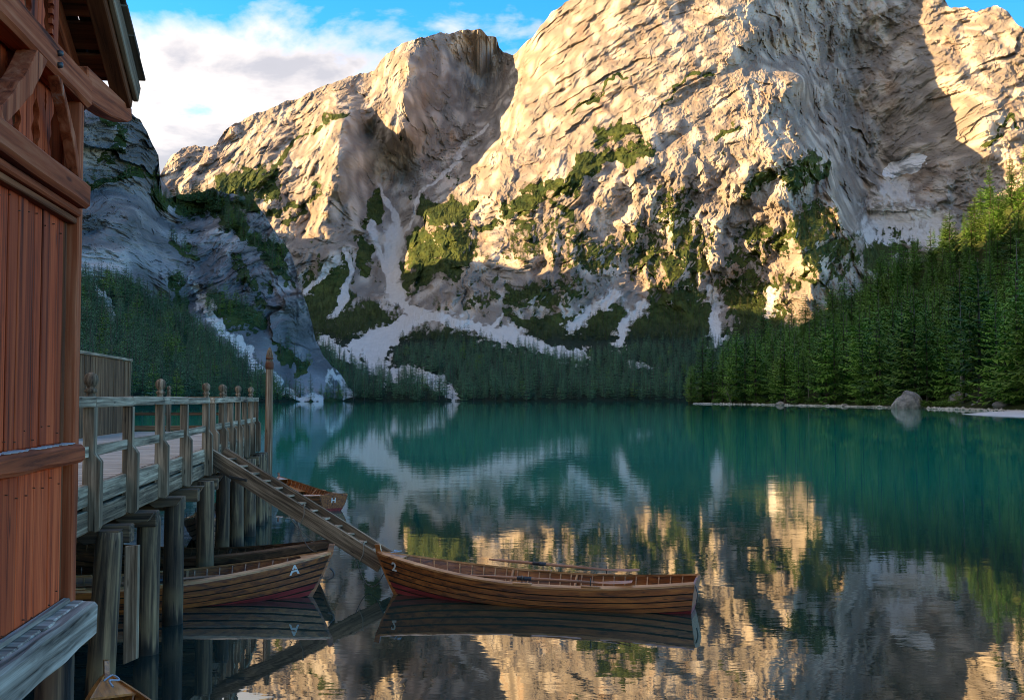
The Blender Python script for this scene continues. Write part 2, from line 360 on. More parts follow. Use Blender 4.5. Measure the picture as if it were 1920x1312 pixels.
def lathe_mesh(prof, seg=12, smooth=True, wob=0.0, seed=0):
    """prof: (radius, x) along local X axis."""
    rr = random.Random(seed); v = []; f = []
    ph = [rr.uniform(0, 6.28) for _ in range(4)]
    for (r, x) in prof:
        for k in range(seg):
            a = 2 * math.pi * k / seg
            q = r * (1 + wob * (math.sin(2 * a + ph[0]) + 0.6 * math.sin(3 * a + ph[1] + x * 1.7) + 0.7 * math.sin(5 * a + ph[2] + x)))
            v.append((x, q * math.cos(a), q * math.sin(a)))
    for i in range(len(prof) - 1):
        for k in range(seg):
            f.append((i * seg + k, i * seg + (k + 1) % seg, (i + 1) * seg + (k + 1) % seg, (i + 1) * seg + k))
    f.append(list(range(seg))[::-1]); f.append([(len(prof) - 1) * seg + k for k in range(seg)])
    me = mesh_from('turned', v, f, smooth); return me
def rod(name, p0, p1, prof, mat, parent=None, seg=12, wob=0.0, seed=0):
    """prof: (radius, t 0..1) from p0 to p1."""
    L_ = (Vector(p1) - Vector(p0)).length
    me = lathe_mesh([(r, (t - 0.5) * L_) for r, t in prof], seg, True, wob, seed)
    return link(name, me, mat, parent, frame_matrix(p0, p1))
def tube(name, pts, r, mat, parent=None, seg=6):
    pts = [Vector(p) for p in pts]; v = []; f = []
    for i, p in enumerate(pts):
        t = (pts[min(i + 1, len(pts) - 1)] - pts[max(i - 1, 0)]).normalized()
        a = t.cross(Vector((0.13, 0.31, 0.94))).normalized(); b = t.cross(a)
        for k in range(seg):
            an = 2 * math.pi * k / seg; v.append(p + (a * math.cos(an) + b * math.sin(an)) * r)
    for i in range(len(pts) - 1):
        for k in range(seg):
            f.append((i * seg + k, i * seg + (k + 1) % seg, (i + 1) * seg + (k + 1) % seg, (i + 1) * seg + k))
    return link(name, mesh_from(name, v, f, True), mat, parent)
def sag(p0, p1, drop, n=14):
    p0 = Vector(p0); p1 = Vector(p1)
    return [p0.lerp(p1, i / n) - Vector((0, 0, drop * 4 * (i / n) * (1 - i / n))) for i in range(n + 1)]
PITCH = math.atan((HOR - 656) / F)
def survey(px, py, d):
    """Bearing and elevation read from the photograph, with a distance (along Y), as a point of the place."""
    xc = (px - 960) / F; yc = (656 - py) / F
    den = math.cos(PITCH) - yc * math.sin(PITCH)
    return Vector((xc / den * d, d, EYE + (math.sin(PITCH) + yc * math.cos(PITCH)) / den * d))
def survey_np(px, py, d):
    xc = (px - 960) / F; yc = (656 - py) / F
    den = math.cos(PITCH) - yc * math.sin(PITCH)
    return np.stack([xc / den * d, d, EYE + (math.sin(PITCH) + yc * math.cos(PITCH)) / den * d], -1)

# ------------------------------------------------------------------ noise on arrays
def _h(ix, iy, iz, seed):
    n = (ix.astype(np.int64) * 374761393 + iy.astype(np.int64) * 668265263 + iz.astype(np.int64) * 2147483647 + seed * 974634777) & 0xFFFFFFFF
    n = ((n ^ (n >> 13)) * 1274126177) & 0xFFFFFFFF
    n = ((n ^ (n >> 16)) * 2246822519) & 0xFFFFFFFF
    return (n ^ (n >> 15)) & 0xFFFFFFFF
_G = RNG.normal(size=(256, 3)); _G /= np.linalg.norm(_G, axis=1)[:, None]
def gnoise(x, y, z, seed=0):
    ix, iy, iz = np.floor(x), np.floor(y), np.floor(z); fx, fy, fz = x - ix, y - iy, z - iz
    ux, uy, uz = (t * t * t * (t * (t * 6 - 15) + 10) for t in (fx, fy, fz)); r = 0
    for dx in (0, 1):
        for dy in (0, 1):
            for dz in (0, 1):
                g = _G[_h(ix + dx, iy + dy, iz + dz, seed) & 255]
                dot = g[..., 0] * (fx - dx) + g[..., 1] * (fy - dy) + g[..., 2] * (fz - dz)
                r = r + dot * (ux if dx else 1 - ux) * (uy if dy else 1 - uy) * (uz if dz else 1 - uz)
    return r * 1.6
def fbm(x, y, z, octv=4, seed=0, gain=0.5):
    a = 1.0; s = 0
    for o in range(octv):
        s = s + a * gnoise(x, y, z, seed + o * 13); x, y, z = x * 2.03, y * 2.03, z * 2.03; a *= gain
    return s
def ridged(x, y, z, octv=3, seed=0, gain=0.5):
    a = 1.0; s = 0
    for o in range(octv):
        s = s + a * (1 - 2.2 * np.abs(gnoise(x, y, z, seed + o * 17))); x, y, z = x * 2.1, y * 2.1, z * 2.1; a *= gain
    return s
def facets(u, v, seed):
    """Broken rock: cells with a random tilt and a random set-back each, meeting in sharp edges."""
    iu, iv = np.floor(u), np.floor(v); best = np.full(u.shape, 1e9); out = np.zeros(u.shape)
    for a in (-1, 0, 1):
        for b in (-1, 0, 1):
            cu, cv = iu + a, iv + b; h = _h(cu, cv, cu * 0, seed)
            du = u - cu - (h & 1023) / 1023.0; dv = v - cv - ((h >> 10) & 1023) / 1023.0; q = du * du + dv * dv
            k = _h(cu, cv, cu * 0 + 7, seed); val = du * (((k & 255) / 127.5 - 1) * 1.1) + dv * ((((k >> 8) & 255) / 127.5 - 1) * 0.9) + 0.45 * (((k >> 16) & 255) / 127.5 - 1)
            m = q < best; best = np.where(m, q, best); out = np.where(m, val, out)
    return out
def tri(u, v, seed):
    """Heights at random lattice points joined by flat triangles: sharp-edged faces."""
    q = (u + v) * 0.3660254; su, sv_ = u + q, v + q; i, j = np.floor(su), np.floor(sv_); a, b = su - i, sv_ - j; m = a > b
    def val(p, r_): return (_h(p, r_, p * 0, seed) & 65535) / 32767.5 - 1
    w0 = 1 - np.maximum(a, b); w2 = np.minimum(a, b); w1 = np.abs(a - b)
    return w0 * val(i, j) + w1 * val(np.where(m, i + 1, i), np.where(m, j, j + 1)) + w2 * val(i + 1, j + 1)
def crag(u, v, octv, seed, gain=0.52):
    s_ = 0; a = 1.0
    for o in range(octv):
        an = 0.6 + o * 1.1; c, d = math.cos(an), math.sin(an); s_ = s_ + a * tri(u * c - v * d + o * 7.3, u * d + v * c, seed + o * 31); u, v = u * 2.07, v * 2.07; a *= gain
    return s_
def smooth(e0, e1, x):
    t = np.clip((x - e0) / (e1 - e0), 0, 1); return t * t * (3 - 2 * t)

def rbf(ctrl, px, py, lam=2.0):
    """Distances between the surveyed points, interpolated smoothly."""
    C = np.array(ctrl, float); n = len(C); P = C[:, :2] / 100.0
    K = np.sqrt(((P[:, None] - P[None]) ** 2).sum(-1) + 0.004) - np.eye(n) * lam * 0.01
    A = np.zeros((n + 3, n + 3)); A[:n, :n] = K; A[:n, n] = 1; A[:n, n + 1:] = P; A[n, :n] = 1; A[n + 1:, :n] = P.T
    w = np.linalg.solve(A, np.concatenate([C[:, 2], np.zeros(3)]))
    sh = px.shape; X = px.ravel() / 100; Y = py.ravel() / 100
    out = w[n] + w[n + 1] * X + w[n + 2] * Y
    for i in range(n): out += w[i] * np.sqrt((X - P[i, 0]) ** 2 + (Y - P[i, 1]) ** 2 + 0.004)
    return out.reshape(sh)
def capsules(px, py, caps, warp=0.0):
    """Largest soft coverage of a set of polylines with radius: [(radius, strength, [(x,y),...])]."""
    m = np.zeros(px.shape)
    if warp:
        z0 = np.zeros(px.shape)
        qx = px + warp * (1.3 * fbm(px / 46, py / 46, z0 + 0.5, 3, 401, 0.6)); qy = py + warp * (1.3 * fbm(px / 46, py / 46, z0 + 9.5, 3, 431, 0.6))
        px, py = qx, qy
    for r, st, pts in caps:
        d = np.full(px.shape, 1e9)
        if len(pts) == 1: d = np.hypot(px - pts[0][0], py - pts[0][1])
        for (x0, y0), (x1, y1) in zip(pts[:-1], pts[1:]):
            vx, vy = x1 - x0, y1 - y0; t = np.clip(((px - x0) * vx + (py - y0) * vy) / (vx * vx + vy * vy + 1e-9), 0, 1)
            d = np.minimum(d, np.hypot(px - x0 - t * vx, py - y0 - t * vy))
        m = np.maximum(m, st * np.clip(1.5 - d / r, 0, 1))
    return m
def grid_mesh(name, P, mat, attrs=None, smooth_=False):
    rows, cols = P.shape[:2]
    me = bpy.data.meshes.new(name); nv = rows * cols; me.vertices.add(nv)
    me.vertices.foreach_set('co', P.reshape(-1, 3).astype(np.float32).ravel())
    i = np.arange(rows - 1)[:, None] * cols + np.arange(cols - 1)[None]
    q = np.stack([i, i + 1, i + cols + 1, i + cols], -1).reshape(-1, 4); nq = len(q)
    me.loops.add(nq * 4); me.loops.foreach_set('vertex_index', q.ravel().astype(np.int32))
    me.polygons.add(nq); me.polygons.foreach_set('loop_start', (np.arange(nq) * 4).astype(np.int32))
    me.polygons.foreach_set('use_smooth', np.full(nq, smooth_))
    me.update(calc_edges=True)
    for k, a in (attrs or {}).items():
        at = me.attributes.new(k, 'FLOAT', 'POINT'); at.data.foreach_set('value', a.astype(np.float32).ravel())
    return link(name, me, mat)
def relief(cols, crest, bottom, nrow, ctrl, disp, jag=0.0, jag_seed=3, back=((40, -8), (160, -120), (600, -600)), curve=1.0):
    """Columns of bearings from the foot of the slope to its skyline; returns grids px, py and points, with a back slope behind the crest."""
    cx = np.array([p[0] for p in crest], float); cy = np.array([p[1] for p in crest], float)
    bx = np.array([p[0] for p in bottom], float); by = np.array([p[1] for p in bottom], float)
    yc = np.interp(cols, cx, cy); yb = np.interp(cols, bx, by)
    if jag:
        z0 = np.zeros_like(cols)
        yc = yc + jag * (fbm(cols / 34.0, z0, z0 + 0.3, 5, jag_seed, 0.6))
    t = np.linspace(0, 1, nrow)[:, None] ** curve
    px = np.repeat(cols[None], nrow, 0); py = yb[None] + (yc - yb)[None] * t
    d0 = rbf(ctrl, px, py); P0 = survey_np(px, py, d0)
    dd = disp(px, py, P0, d0, t)
    P = survey_np(px, py, d0 + dd)
    extra = []
    for k, (a, b) in enumerate(back):
        e = P[-1].copy(); e[:, 1] += a; e[:, 0] *= (e[:, 1] / P[-1][:, 1]); e[:, 2] += b; extra.append(e)
    foot = P[0].copy(); foot[:, 2] = -6; foot[:, 1] -= 3
    return px, py, P, np.concatenate([foot[None], P, np.array(extra)], 0)
def pad(a, n=3): return np.concatenate([a[:1], a] + [a[-1:]] * n, 0)

# ------------------------------------------------------------------ the lake
xs = np.concatenate([np.linspace(-1500, -60, 10), np.linspace(-40, 40, 17), np.linspace(60, 2500, 12)])
ys = np.concatenate([np.linspace(-300, -20, 5), np.linspace(0, 80, 17), np.linspace(120, 1500, 12)])
gx, gy = np.meshgrid(xs, ys)
lake = grid_mesh('lake', np.stack([gx, gy, gx * 0], -1), 'lake_water', smooth_=True)
tag(lake, 'still emerald green lake mirroring the mountains', 'lake', kind='structure')

# ------------------------------------------------------------------ the great rock massif at the head of the lake
MASSIF = [(200,752,1150),(500,752,1120),(700,751,1120),(900,751,1120),(1100,751,1120),(1300,751,1150),(1500,751,1200),(1800,751,1250),(2080,751,1300),
 (200,690,1500),(600,690,1350),(800,690,1350),(1000,690,1380),(1200,690,1400),(1400,690,1450),(1700,690,1500),(2080,690,1500),
 (200,600,2200),(500,640,1700),(650,640,1700),(760,620,1850),(900,640,1650),(1100,640,1650),(1300,640,1650),(1500,640,1700),(1750,640,1750),(2080,640,1700),
 (500,560,2300),(600,560,2250),(700,560,2350),(745,540,2450),(820,540,2150),(900,590,1900),(1000,590,1880),(1100,590,1870),(1180,580,1900),(1250,590,1880),(1340,580,1960),(1450,580,1900),(1550,560,1900),(1650,520,2050),
 (400,450,2800),(560,480,2500),(620,480,2480),(680,470,2680),(720,450,2820),(760,440,2850),(850,480,2350),(800,400,2720),(830,460,2450),(780,480,2560),
 (740,480,2770),(780,400,2980),(820,320,3420),(870,265,3640),(918,212,3760),(962,108,3850),
 (250,340,3200),(300,330,3300),(350,290,3450),(410,275,3550),(350,340,3200),(420,340,3100),(500,340,2950),(480,215,3700),(500,280,3300),(560,195,3700),(580,260,3300),(580,330,2960),(560,400,2780),
 (701,199,3400),(644,228,3050),(648,292,2860),(638,342,2760),(610,400,2680),(595,450,2610),
 (690,250,3450),(700,330,3380),(690,400,3090),(760,330,3440),
 (650,145,3750),(700,135,3760),(690,190,3560),(745,85,3740),(800,75,3620),(765,115,3420),(757,180,3260),(750,245,3170),(720,120,3700),(720,180,3470),(840,64,3780),(800,125,3620),(800,200,3560),(800,262,3480),(850,150,3800),
 (870,110,3900),(900,53,3830),(880,200,3850),(930,90,4000),(915,150,4020),(945,175,3760),
 (1000,65,3560),(1065,0,3450),(1020,130,3260),(980,200,3150),(940,290,2950),(900,370,2760),(870,430,2520),
 (1100,80,3100),(1050,250,2800),(1000,350,2600),(950,430,2400),(900,500,2200),
 (1150,0,3150),(1200,-100,3250),(1200,100,2850),(1150,250,2600),(1100,350,2420),(1050,450,2250),(1000,520,2080),
 (1300,-120,3250),(1300,0,3000),(1300,120,2700),(1280,250,2480),(1250,350,2330),(1200,450,2170),(1150,530,2010),
 (1420,-130,3250),(1400,0,2930),(1395,60,2770),(1410,110,2700),(1400,250,2430),(1380,350,2290),(1350,450,2130),(1300,530,2000),
 (1435,60,2800),(1460,100,2900),(1500,150,2580),(1480,250,2420),(1530,300,2330),(1570,400,2190),(1600,450,2130),(1500,400,2180),(1450,500,2030),
 (1525,130,2980),(1545,200,2960),(1600,200,3120),(1600,300,2900),(1620,300,3000),(1680,300,2970),(1700,330,2800),(1625,400,2700),(1650,380,2700),(1700,400,2600),(1640,440,2500),
 (1520,20,3150),(1600,0,3300),(1600,100,3220),(1700,0,3250),(1700,-20,3300),(1720,100,3000),(1700,200,2960),(1800,20,3080),(1800,150,2780),(1780,260,2740),(1850,250,2560),(1870,14,3000),(1920,60,2850),(1920,200,2600),(1900,330,2500),(1800,380,2550),
 (2080,100,2700),(2080,300,2400),(2080,450,2200),(1800,480,2300),(1900,500,2150),(1700,480,2350)]
CREST = [(200,345),(300,332),(320,292),(345,277),(405,272),(420,247),(470,215),(540,190),(600,166),(640,148),(690,137),(702,134),(716,112),(745,85),(790,70),(830,62),(870,58),(903,53),(912,66),(930,70),(936,92),(955,100),(963,104),
 (1000,65),(1030,30),(1065,0),(1110,-45),(1170,-90),(1250,-120),(1350,-135),(1450,-130),(1550,-90),(1650,-40),(1720,-15),(1768,-2),(1780,16),(1812,14),(1832,24),(1850,15),(1868,11),(1890,26),(1905,46),(1930,60),(2000,90),(2080,130)]
FOOT = [(200,752.5),(2080,752.5)]
def massif_disp(px, py, P, d, t):
    X, Y, Z = P[..., 0], P[..., 1], P[..., 2]
    rock = smooth(640, 540, py) * (1 - 0.75 * capsules(px, py, [(26, 1, [(735,400),(740,480),(745,570)]), (34, 1, [(1650,440),(1760,425)]), (50,1,[(620,560),(680,560)])]))
    c, s = math.cos(R(30)), math.sin(R(30)); e1 = X * c + Z * s; e2 = -X * s + Z * c
    left = smooth(960, 880, px); e2 = e2 * (1 - left) + (-X * 0.62 + Z * 0.78) * left
    wx = 12 * fbm(X / 70, Z / 70, Y / 150, 3, 91); wz = 12 * fbm(X / 70, Z / 70, Y / 150, 3, 95)
    g = X - 0.28 * Z; left2 = smooth(1000, 900, px); g = g * (1 - left2) + (X + 0.12 * Z) * left2       # gullies run down the fall line
    n = 60 * ridged((g + 2 * wx) / 230, Z / 800, Y / 900, 2, 5, .55) * smooth(90, 330, py)
    n = n + 30 * ridged((g + wx) / 82, Z / 330, Y / 500, 2, 25, .5) * smooth(60, 300, py)
    f1, f2 = (e1 + wx), (e2 + wz)
    n = n + 42 * crag((g + wx) / 120, (Z + wz) / 190, 6, 171, .63) + 15 * facets((g + wx) / 60, (Z + wz) / 95, 72)
    big = np.clip(capsules(px, py, [(60, 1, [(760, 150), (900, 150)]), (60, 1, [(660, 280), (720, 330)])]), 0, 1)
    n = n * (1 - .4 * big) + 16 * crag(X / 36, Z / 120, 4, 191, .55) * big                  # ribs down the steep faces
    slab = smooth(340, 220, py) * smooth(960, 1020, px) * smooth(1420, 1360, px)
    slab = np.maximum(slab, smooth(1680, 1760, px) * smooth(330, 250, py))
    lin = 32 * crag(f1 / 210, f2 / 95, 6, 181, .55) + 14 * facets(f1 / 150, f2 / 42, 78) + 5 * facets(f1 / 60, f2 / 17, 79)
    n = n * (1 - .68 * slab) + lin * slab * .9
    return -n * rock + 3 * fbm(X / 60, Y / 60, Z / 60, 3, 81) * (1 - rock)
cols = np.linspace(200, 2080, 1000)
mpx, mpy, MP, MG = relief(cols, CREST, FOOT, 450, MASSIF, massif_disp, jag=5.0, back=((60, -15), (260, -160), (900, -900)), curve=1.12)
VEG = [(16,1,[(955,385),(1050,352),(1110,312),(1150,292)]),(14,1,[(1085,312),(1180,285)]),(12,.9,[(1125,255),(1200,238)]),(13,1,[(1175,300),(1205,285)]),(4,.75,[(1070,215),(1160,150)]),(4,.75,[(1235,192),(1335,130)]),
 (10,.85,[(905,430),(940,412)]),(9,.8,[(1040,390),(1080,420)]),(48,.56,[(1270,400),(1280,470),(1270,530)]),(26,.58,[(1200,430),(1195,500)]),(24,1,[(1485,335),(1525,308)]),(15,1,[(1400,345),(1440,330)]),(9,.8,[(1340,262),(1375,240)]),
 (22,.85,[(1470,455),(1500,440)]),(34,.72,[(1370,545),(1440,560)]),(26,.75,[(1560,480),(1590,465)]),(30,.85,[(1630,445),(1700,440)]),(40,.52,[(1420,450),(1400,520)]),(34,.55,[(1540,400),(1520,520)]),
 (50,.36,[(1000,440),(1120,480)]),(14,.8,[(420,340),(510,322)]),(18,.9,[(420,352),(500,350)]),(6,.8,[(505,395),(595,350)]),(5,.8,[(640,207),(565,258),(500,322)]),(8,.7,[(530,410),(560,380)]),
 (17,1,[(800,390),(865,388)]),(38,1.1,[(790,465),(840,450)]),(30,1.1,[(775,500),(830,490)]),(16,1.05,[(697,380),(703,410)]),(13,1.05,[(678,455),(684,510)]),(40,1.1,[(620,545),(600,590)]),(16,1,[(640,500),(622,530)]),(24,1,[(690,590),(730,600)]),
 (20,.45,[(880,560),(1080,545)]),(30,1.1,[(1130,600),(1060,630)]),(48,1.2,[(1240,610),(1300,600)]),(14,1,[(1250,560),(1290,550)]),(34,1.1,[(1420,600),(1400,640)]),(6,.8,[(1900,230),(1840,280)]),(14,1.0,[(960,605),(1090,610)]),(34,.95,[(1700,450),(1640,470)])]
SCREE = [(4,.9,[(918,232),(850,300),(790,370),(755,440)]),(17,1.2,[(738,440),(736,500),(744,548)]),(6,1.1,[(697,420),(716,490),(732,550)]),(5,1.0,[(705,345),(738,400),(745,450)]),(6,1.1,[(640,470),(655,510),(648,556),(622,598)]),(5,1.1,[(572,545),(605,515),(626,490)]),
 (9,1.2,[(745,555),(770,582),(800,592)]),(8,1.2,[(798,590),(880,609),(960,631),(1040,651),(1085,668)]),(5,1.1,[(960,640),(1060,668)]),(12,1.2,[(785,596),(740,618),(690,640),(662,652)]),(13,1.2,[(765,612),(722,640),(702,672)]),(12,1.1,[(690,655),(715,682)]),(9,1.2,[(700,690),(785,705),(828,725),(848,746)]),(8,1.2,[(602,638),(650,668),(700,692),(745,704)]),
 (6,1.2,[(1205,565),(1172,605),(1163,640)]),(9,1.2,[(1155,552),(1112,583),(1072,615)]),(8,1.2,[(1330,545),(1342,590),(1345,635)]),(6,1.1,[(1445,545),(1440,590)]),(3,1.0,[(1180,680),(1225,690)]),(4,1.0,[(940,600),(905,615)]),(44,.9,[(1650,425),(1740,425)]),(26,.85,[(1690,350),(1640,380)]),(6,1.2,[(520,738),(600,748)])]
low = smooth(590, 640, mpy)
def upness(P):
    a = np.gradient(P, axis=1); b = np.gradient(P, axis=0); n = np.cross(a, b); return np.abs(n[..., 2]) / (np.linalg.norm(n, axis=-1) + 1e-9)
up_m = upness(MP)
veg = capsules(mpx, mpy, VEG, 15)
veg = veg * (0.55 + 0.75 * smooth(0.25, 0.75, up_m)) + 0.30 * smooth(0.62, 0.85, up_m) * smooth(180, 320, mpy) * smooth(0.1, -0.3, fbm(mpx / 90, mpy / 90, mpx * 0, 2, 77))
veg = np.maximum(veg, low * 0.95)
veg = np.maximum(veg, smooth(545, 600, mpy) * smooth(820, 700, mpx) * 0.9)
fine_m = fbm(mpx / 9, mpy / 14, mpx * 0, 3, 611, .65); mid_m = fbm(mpx / 30, mpy / 30, mpx * 0, 3, 621, .6)
wide = capsules(mpx, mpy, [(r_ * 2.3 + 3, st_, p_) for r_, st_, p_ in SCREE if r_ < 25], 12); scr = capsules(mpx, mpy, SCREE, 7); scr = np.clip(.62 * wide * smooth(-.25, .35, fbm(mpx / 14, mpy / 9, mpx * 0, 3, 641, .65)) * (mpy > 540) + scr * (1 + .4 * mid_m) + np.where(scr > 0.05, .32 * fine_m + .12 * mid_m, 0), 0, 1.2)
strip_m = smooth(750.2, 751.2, mpy + 0.7 * fine_m) * np.maximum.reduce([smooth(a - 20, a + 10, mpx) * smooth(b_ + 20, b_ - 10, mpx) for a, b_ in ((510, 600), (720, 880), (1215, 1320))])
veg = np.where(veg > 0.08, veg + .34 * fine_m + .20 * mid_m, veg); veg = veg * (1 - np.clip(scr, 0, 1) * 0.95)
VEG_M = veg.copy()
snow = capsules(mpx, mpy, [(13, 1, [(1675,320),(1700,305),(1722,300)])], 9)
massif = grid_mesh('mountain', MG, 'massif_rock', {'veg': pad(veg), 'scree': pad(scr), 'snow': pad(snow), 'low': pad(low)})
tag(massif, 'sunlit pale rock massif rising behind the far shore of the lake', 'mountain', kind='structure')

# ------------------------------------------------------------------ shaded cliffs on the left bank
CLIFF = [(-200,60,900),(60,120,950),(160,180,1000),(262,222,1050),(297,290,1090),(160,350,930),(250,400,960),(296,400,1090),(-200,350,800),(-200,550,560),(160,500,800),(250,540,850),(330,560,1000),(335,380,1230),(400,360,1270),(470,375,1270),(420,450,1150),(500,410,1240),(545,470,1230),(480,520,1090),(560,530,1200),
 (540,600,1080),(600,650,1150),(590,700,1080),(400,600,950),(450,680,900),(530,740,960),(640,735,1130),(700,752,1160),(-200,700,300),(160,650,540),(250,650,620),(350,680,740),(-200,752,260),(160,752,400),(300,752,520),(400,752,640),(500,752,800),(600,752,1010)]
CCREST = [(-200,40),(60,110),(160,178),(205,195),(240,208),(262,222),(276,250),(286,275),(297,290),(300,325),(304,364),(318,372),(350,362),(400,356),(440,362),(475,376),(500,408),(520,440),(545,470),(556,505),(560,530),(576,572),(584,600),(592,640),(606,668),(640,705),(660,735),(700,752)]
def cliff_disp(px, py, P, d, t):
    X, Y, Z = P[..., 0], P[..., 1], P[..., 2]
    rock = smooth(640, 540, py + 0.12 * (px - 300) * -1)
    wx = 5 * fbm(X / 40, Z / 40, Y / 60, 3, 141); wz = 5 * fbm(X / 40, Z / 40, Y / 60, 3, 145)
    n = 20 * ridged((X - 0.25 * Z + wx) / 70, Z / 200, Y / 260, 2, 105) + 20 * crag((X - .2 * Z + wx) / 50, (Z + wz) / 75, 6, 211, .64)
    n = n + 12 * facets((X - .2 * Z + wx) / 42, (Z + wz) / 60, 151) + 5 * facets((X + wx) / 17, (Z + wz) / 26, 152)
    return -n * rock + 3 * fbm(X / 40, Y / 40, Z / 40, 3, 151)
ccols = np.concatenate([np.linspace(-200, 294, 262), np.linspace(294.2, 308, 75), np.linspace(308.6, 700, 215)])
cpx, cpy, CP, CG = relief(ccols, CCREST, [(-200,753),(700,753)], 300, CLIFF, cliff_disp, jag=5.0, jag_seed=8, back=((25, -6), (120, -120), (400, -500)))
CVEG = [(10,1,[(160,355),(210,330),(290,328)]),(16,1,[(300,375),(400,368),(480,385)]),(20,.95,[(360,390),(440,420)]),(12,.9,[(450,430),(480,460)]),(16,.75,[(500,470),(540,520)]),(12,.9,[(200,225),(230,260)]),(9,.6,[(180,300),(240,280)]),
 (24,1,[(400,570),(470,600)]),(9,.8,[(330,450),(360,480)]),(9,.8,[(330,520),(345,600)]),(15,.8,[(530,650),(560,690)]),(14,.55,[(440,490),(500,560)])]
CSCR = [(9,1.1,[(385,560),(400,600),(440,640),(480,690),(520,720)]),(7,1.2,[(520,720),(560,740),(600,749)]),(9,1.0,[(165,505),(190,545),(215,585)]),(7,.8,[(368,545),(375,580)]),(9,.9,[(610,700),(660,740)]),(6,1,[(470,690),(500,715)])]
line = np.interp(cpx, [-200,160,250,330,380,420,470,520,560,640,700], [480,520,555,600,625,650,690,725,745,748,750])
veg = np.maximum(capsules(cpx, cpy, CVEG, 15) * (0.7 + 0.6 * smooth(0.2, 0.6, upness(CP))), smooth(-16, 12, cpy - line))
fine_m = fbm(cpx / 9, cpy / 13, cpx * 0, 3, 631, .65); scr = capsules(cpx, cpy, CSCR, 14); scr = np.clip(scr + np.where(scr > 0.05, .6 * fine_m, 0), 0, 1.2); veg = np.where(veg > .08, veg + .3 * fine_m, veg); veg = veg * (1 - np.clip(scr, 0, 1) * 0.95)
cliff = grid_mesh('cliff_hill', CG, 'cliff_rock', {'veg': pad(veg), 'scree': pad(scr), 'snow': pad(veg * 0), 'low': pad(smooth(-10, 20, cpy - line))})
tag(cliff, 'shaded blue grey cliffs with pale streaks above the left bank', 'cliff', kind='structure')

# the high mountain whose shadow fills the valley: it goes on from the left-hand cliffs, out of the picture
ky = np.linspace(-1500, 3000, 90)
kz = np.interp(ky, [-1500,-800,0,450,640,900,1500,1966,2056,2291,2500,2671,2850,3000], [650,760,690,640,596,690,750,742,685,632,590,560,300,-40])
kz = kz + 14 * fbm(ky / 120, ky * 0, ky * 0, 4, 201)
off = np.array([-1400,-900,-500,-250,-100,-40,0,40,90,150,220,300,390,470,560]); dz = np.array([1.0,.85,.5,.27,.1,.03,0,.06,.17,.32,.50,.68,.86,1.0,1.08])
KP = np.zeros((len(off), len(ky), 3))
for a, (o_, z_) in enumerate(zip(off, dz)):
    KP[a, :, 0] = -900 + o_ ; KP[a, :, 1] = ky; KP[a, :, 2] = kz * (1 - z_)
wv = fbm(KP[..., 0] / 130, KP[..., 1] / 130, KP[..., 2] / 130, 4, 221); KP[..., 0] += 28 * wv * (np.abs(off) > 10)[:, None]
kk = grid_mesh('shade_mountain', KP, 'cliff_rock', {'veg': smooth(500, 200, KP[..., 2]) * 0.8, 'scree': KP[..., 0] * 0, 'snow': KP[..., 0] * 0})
kk.name = 'unseen_shade_mountain_left'; tag(kk, 'unseen high rock mountain on the left whose shadow fills the valley', 'mountain', kind='structure')

# ------------------------------------------------------------------ wooded slope on the right bank
SLOPE = [(1290,758,640),(1400,758,570),(1500,760,490),(1600,762,430),(1700,765,370),(1800,768,320),(1920,773,262),(2050,781,215),(2300,800,150),
 (1305,745,690),(1400,692,730),(1560,592,720),(1700,510,660),(1850,408,600),(1920,352,575),(2050,255,520),(2300,100,450),
 (1400,740,610),(1560,700,560),(1700,660,500),(1850,620,450),(1920,600,430),(2050,580,380),(2300,560,300)]
SCREST = [(1290,754),(1305,745),(1400,692),(1480,640),(1560,592),(1640,545),(1700,510),(1780,464),(1850,408),(1920,352),(2050,255),(2300,100)]
SFOOT = [(1290,757.6),(1400,758.2),(1500,760),(1600,762),(1700,765),(1800,768),(1920,773),(2050,781),(2300,800)]
def slope_disp(px, py, P, d, t):
    X, Y, Z = P[..., 0], P[..., 1], P[..., 2]
    return 7 * fbm(X / 45, Y / 45, Z / 45, 4, 301) * smooth(0, 0.05, t * np.ones_like(px))
scols = np.linspace(1290, 2300, 170)
spx, spy, SP, SG = relief(scols, SCREST, SFOOT, 90, SLOPE, slope_disp, back=((30, 8), (150, 10), (500, -120)))
tt = np.linspace(0, 1, 90)[:, None] * np.ones((1, 170))
slope = grid_mesh('wooded_hill', SG, 'forest_floor', {'scree': pad(smooth(0.022, 0.0, tt) * 0.9)}, True)
tag(slope, 'steep wooded slope rising from the right bank', 'hill', kind='structure')

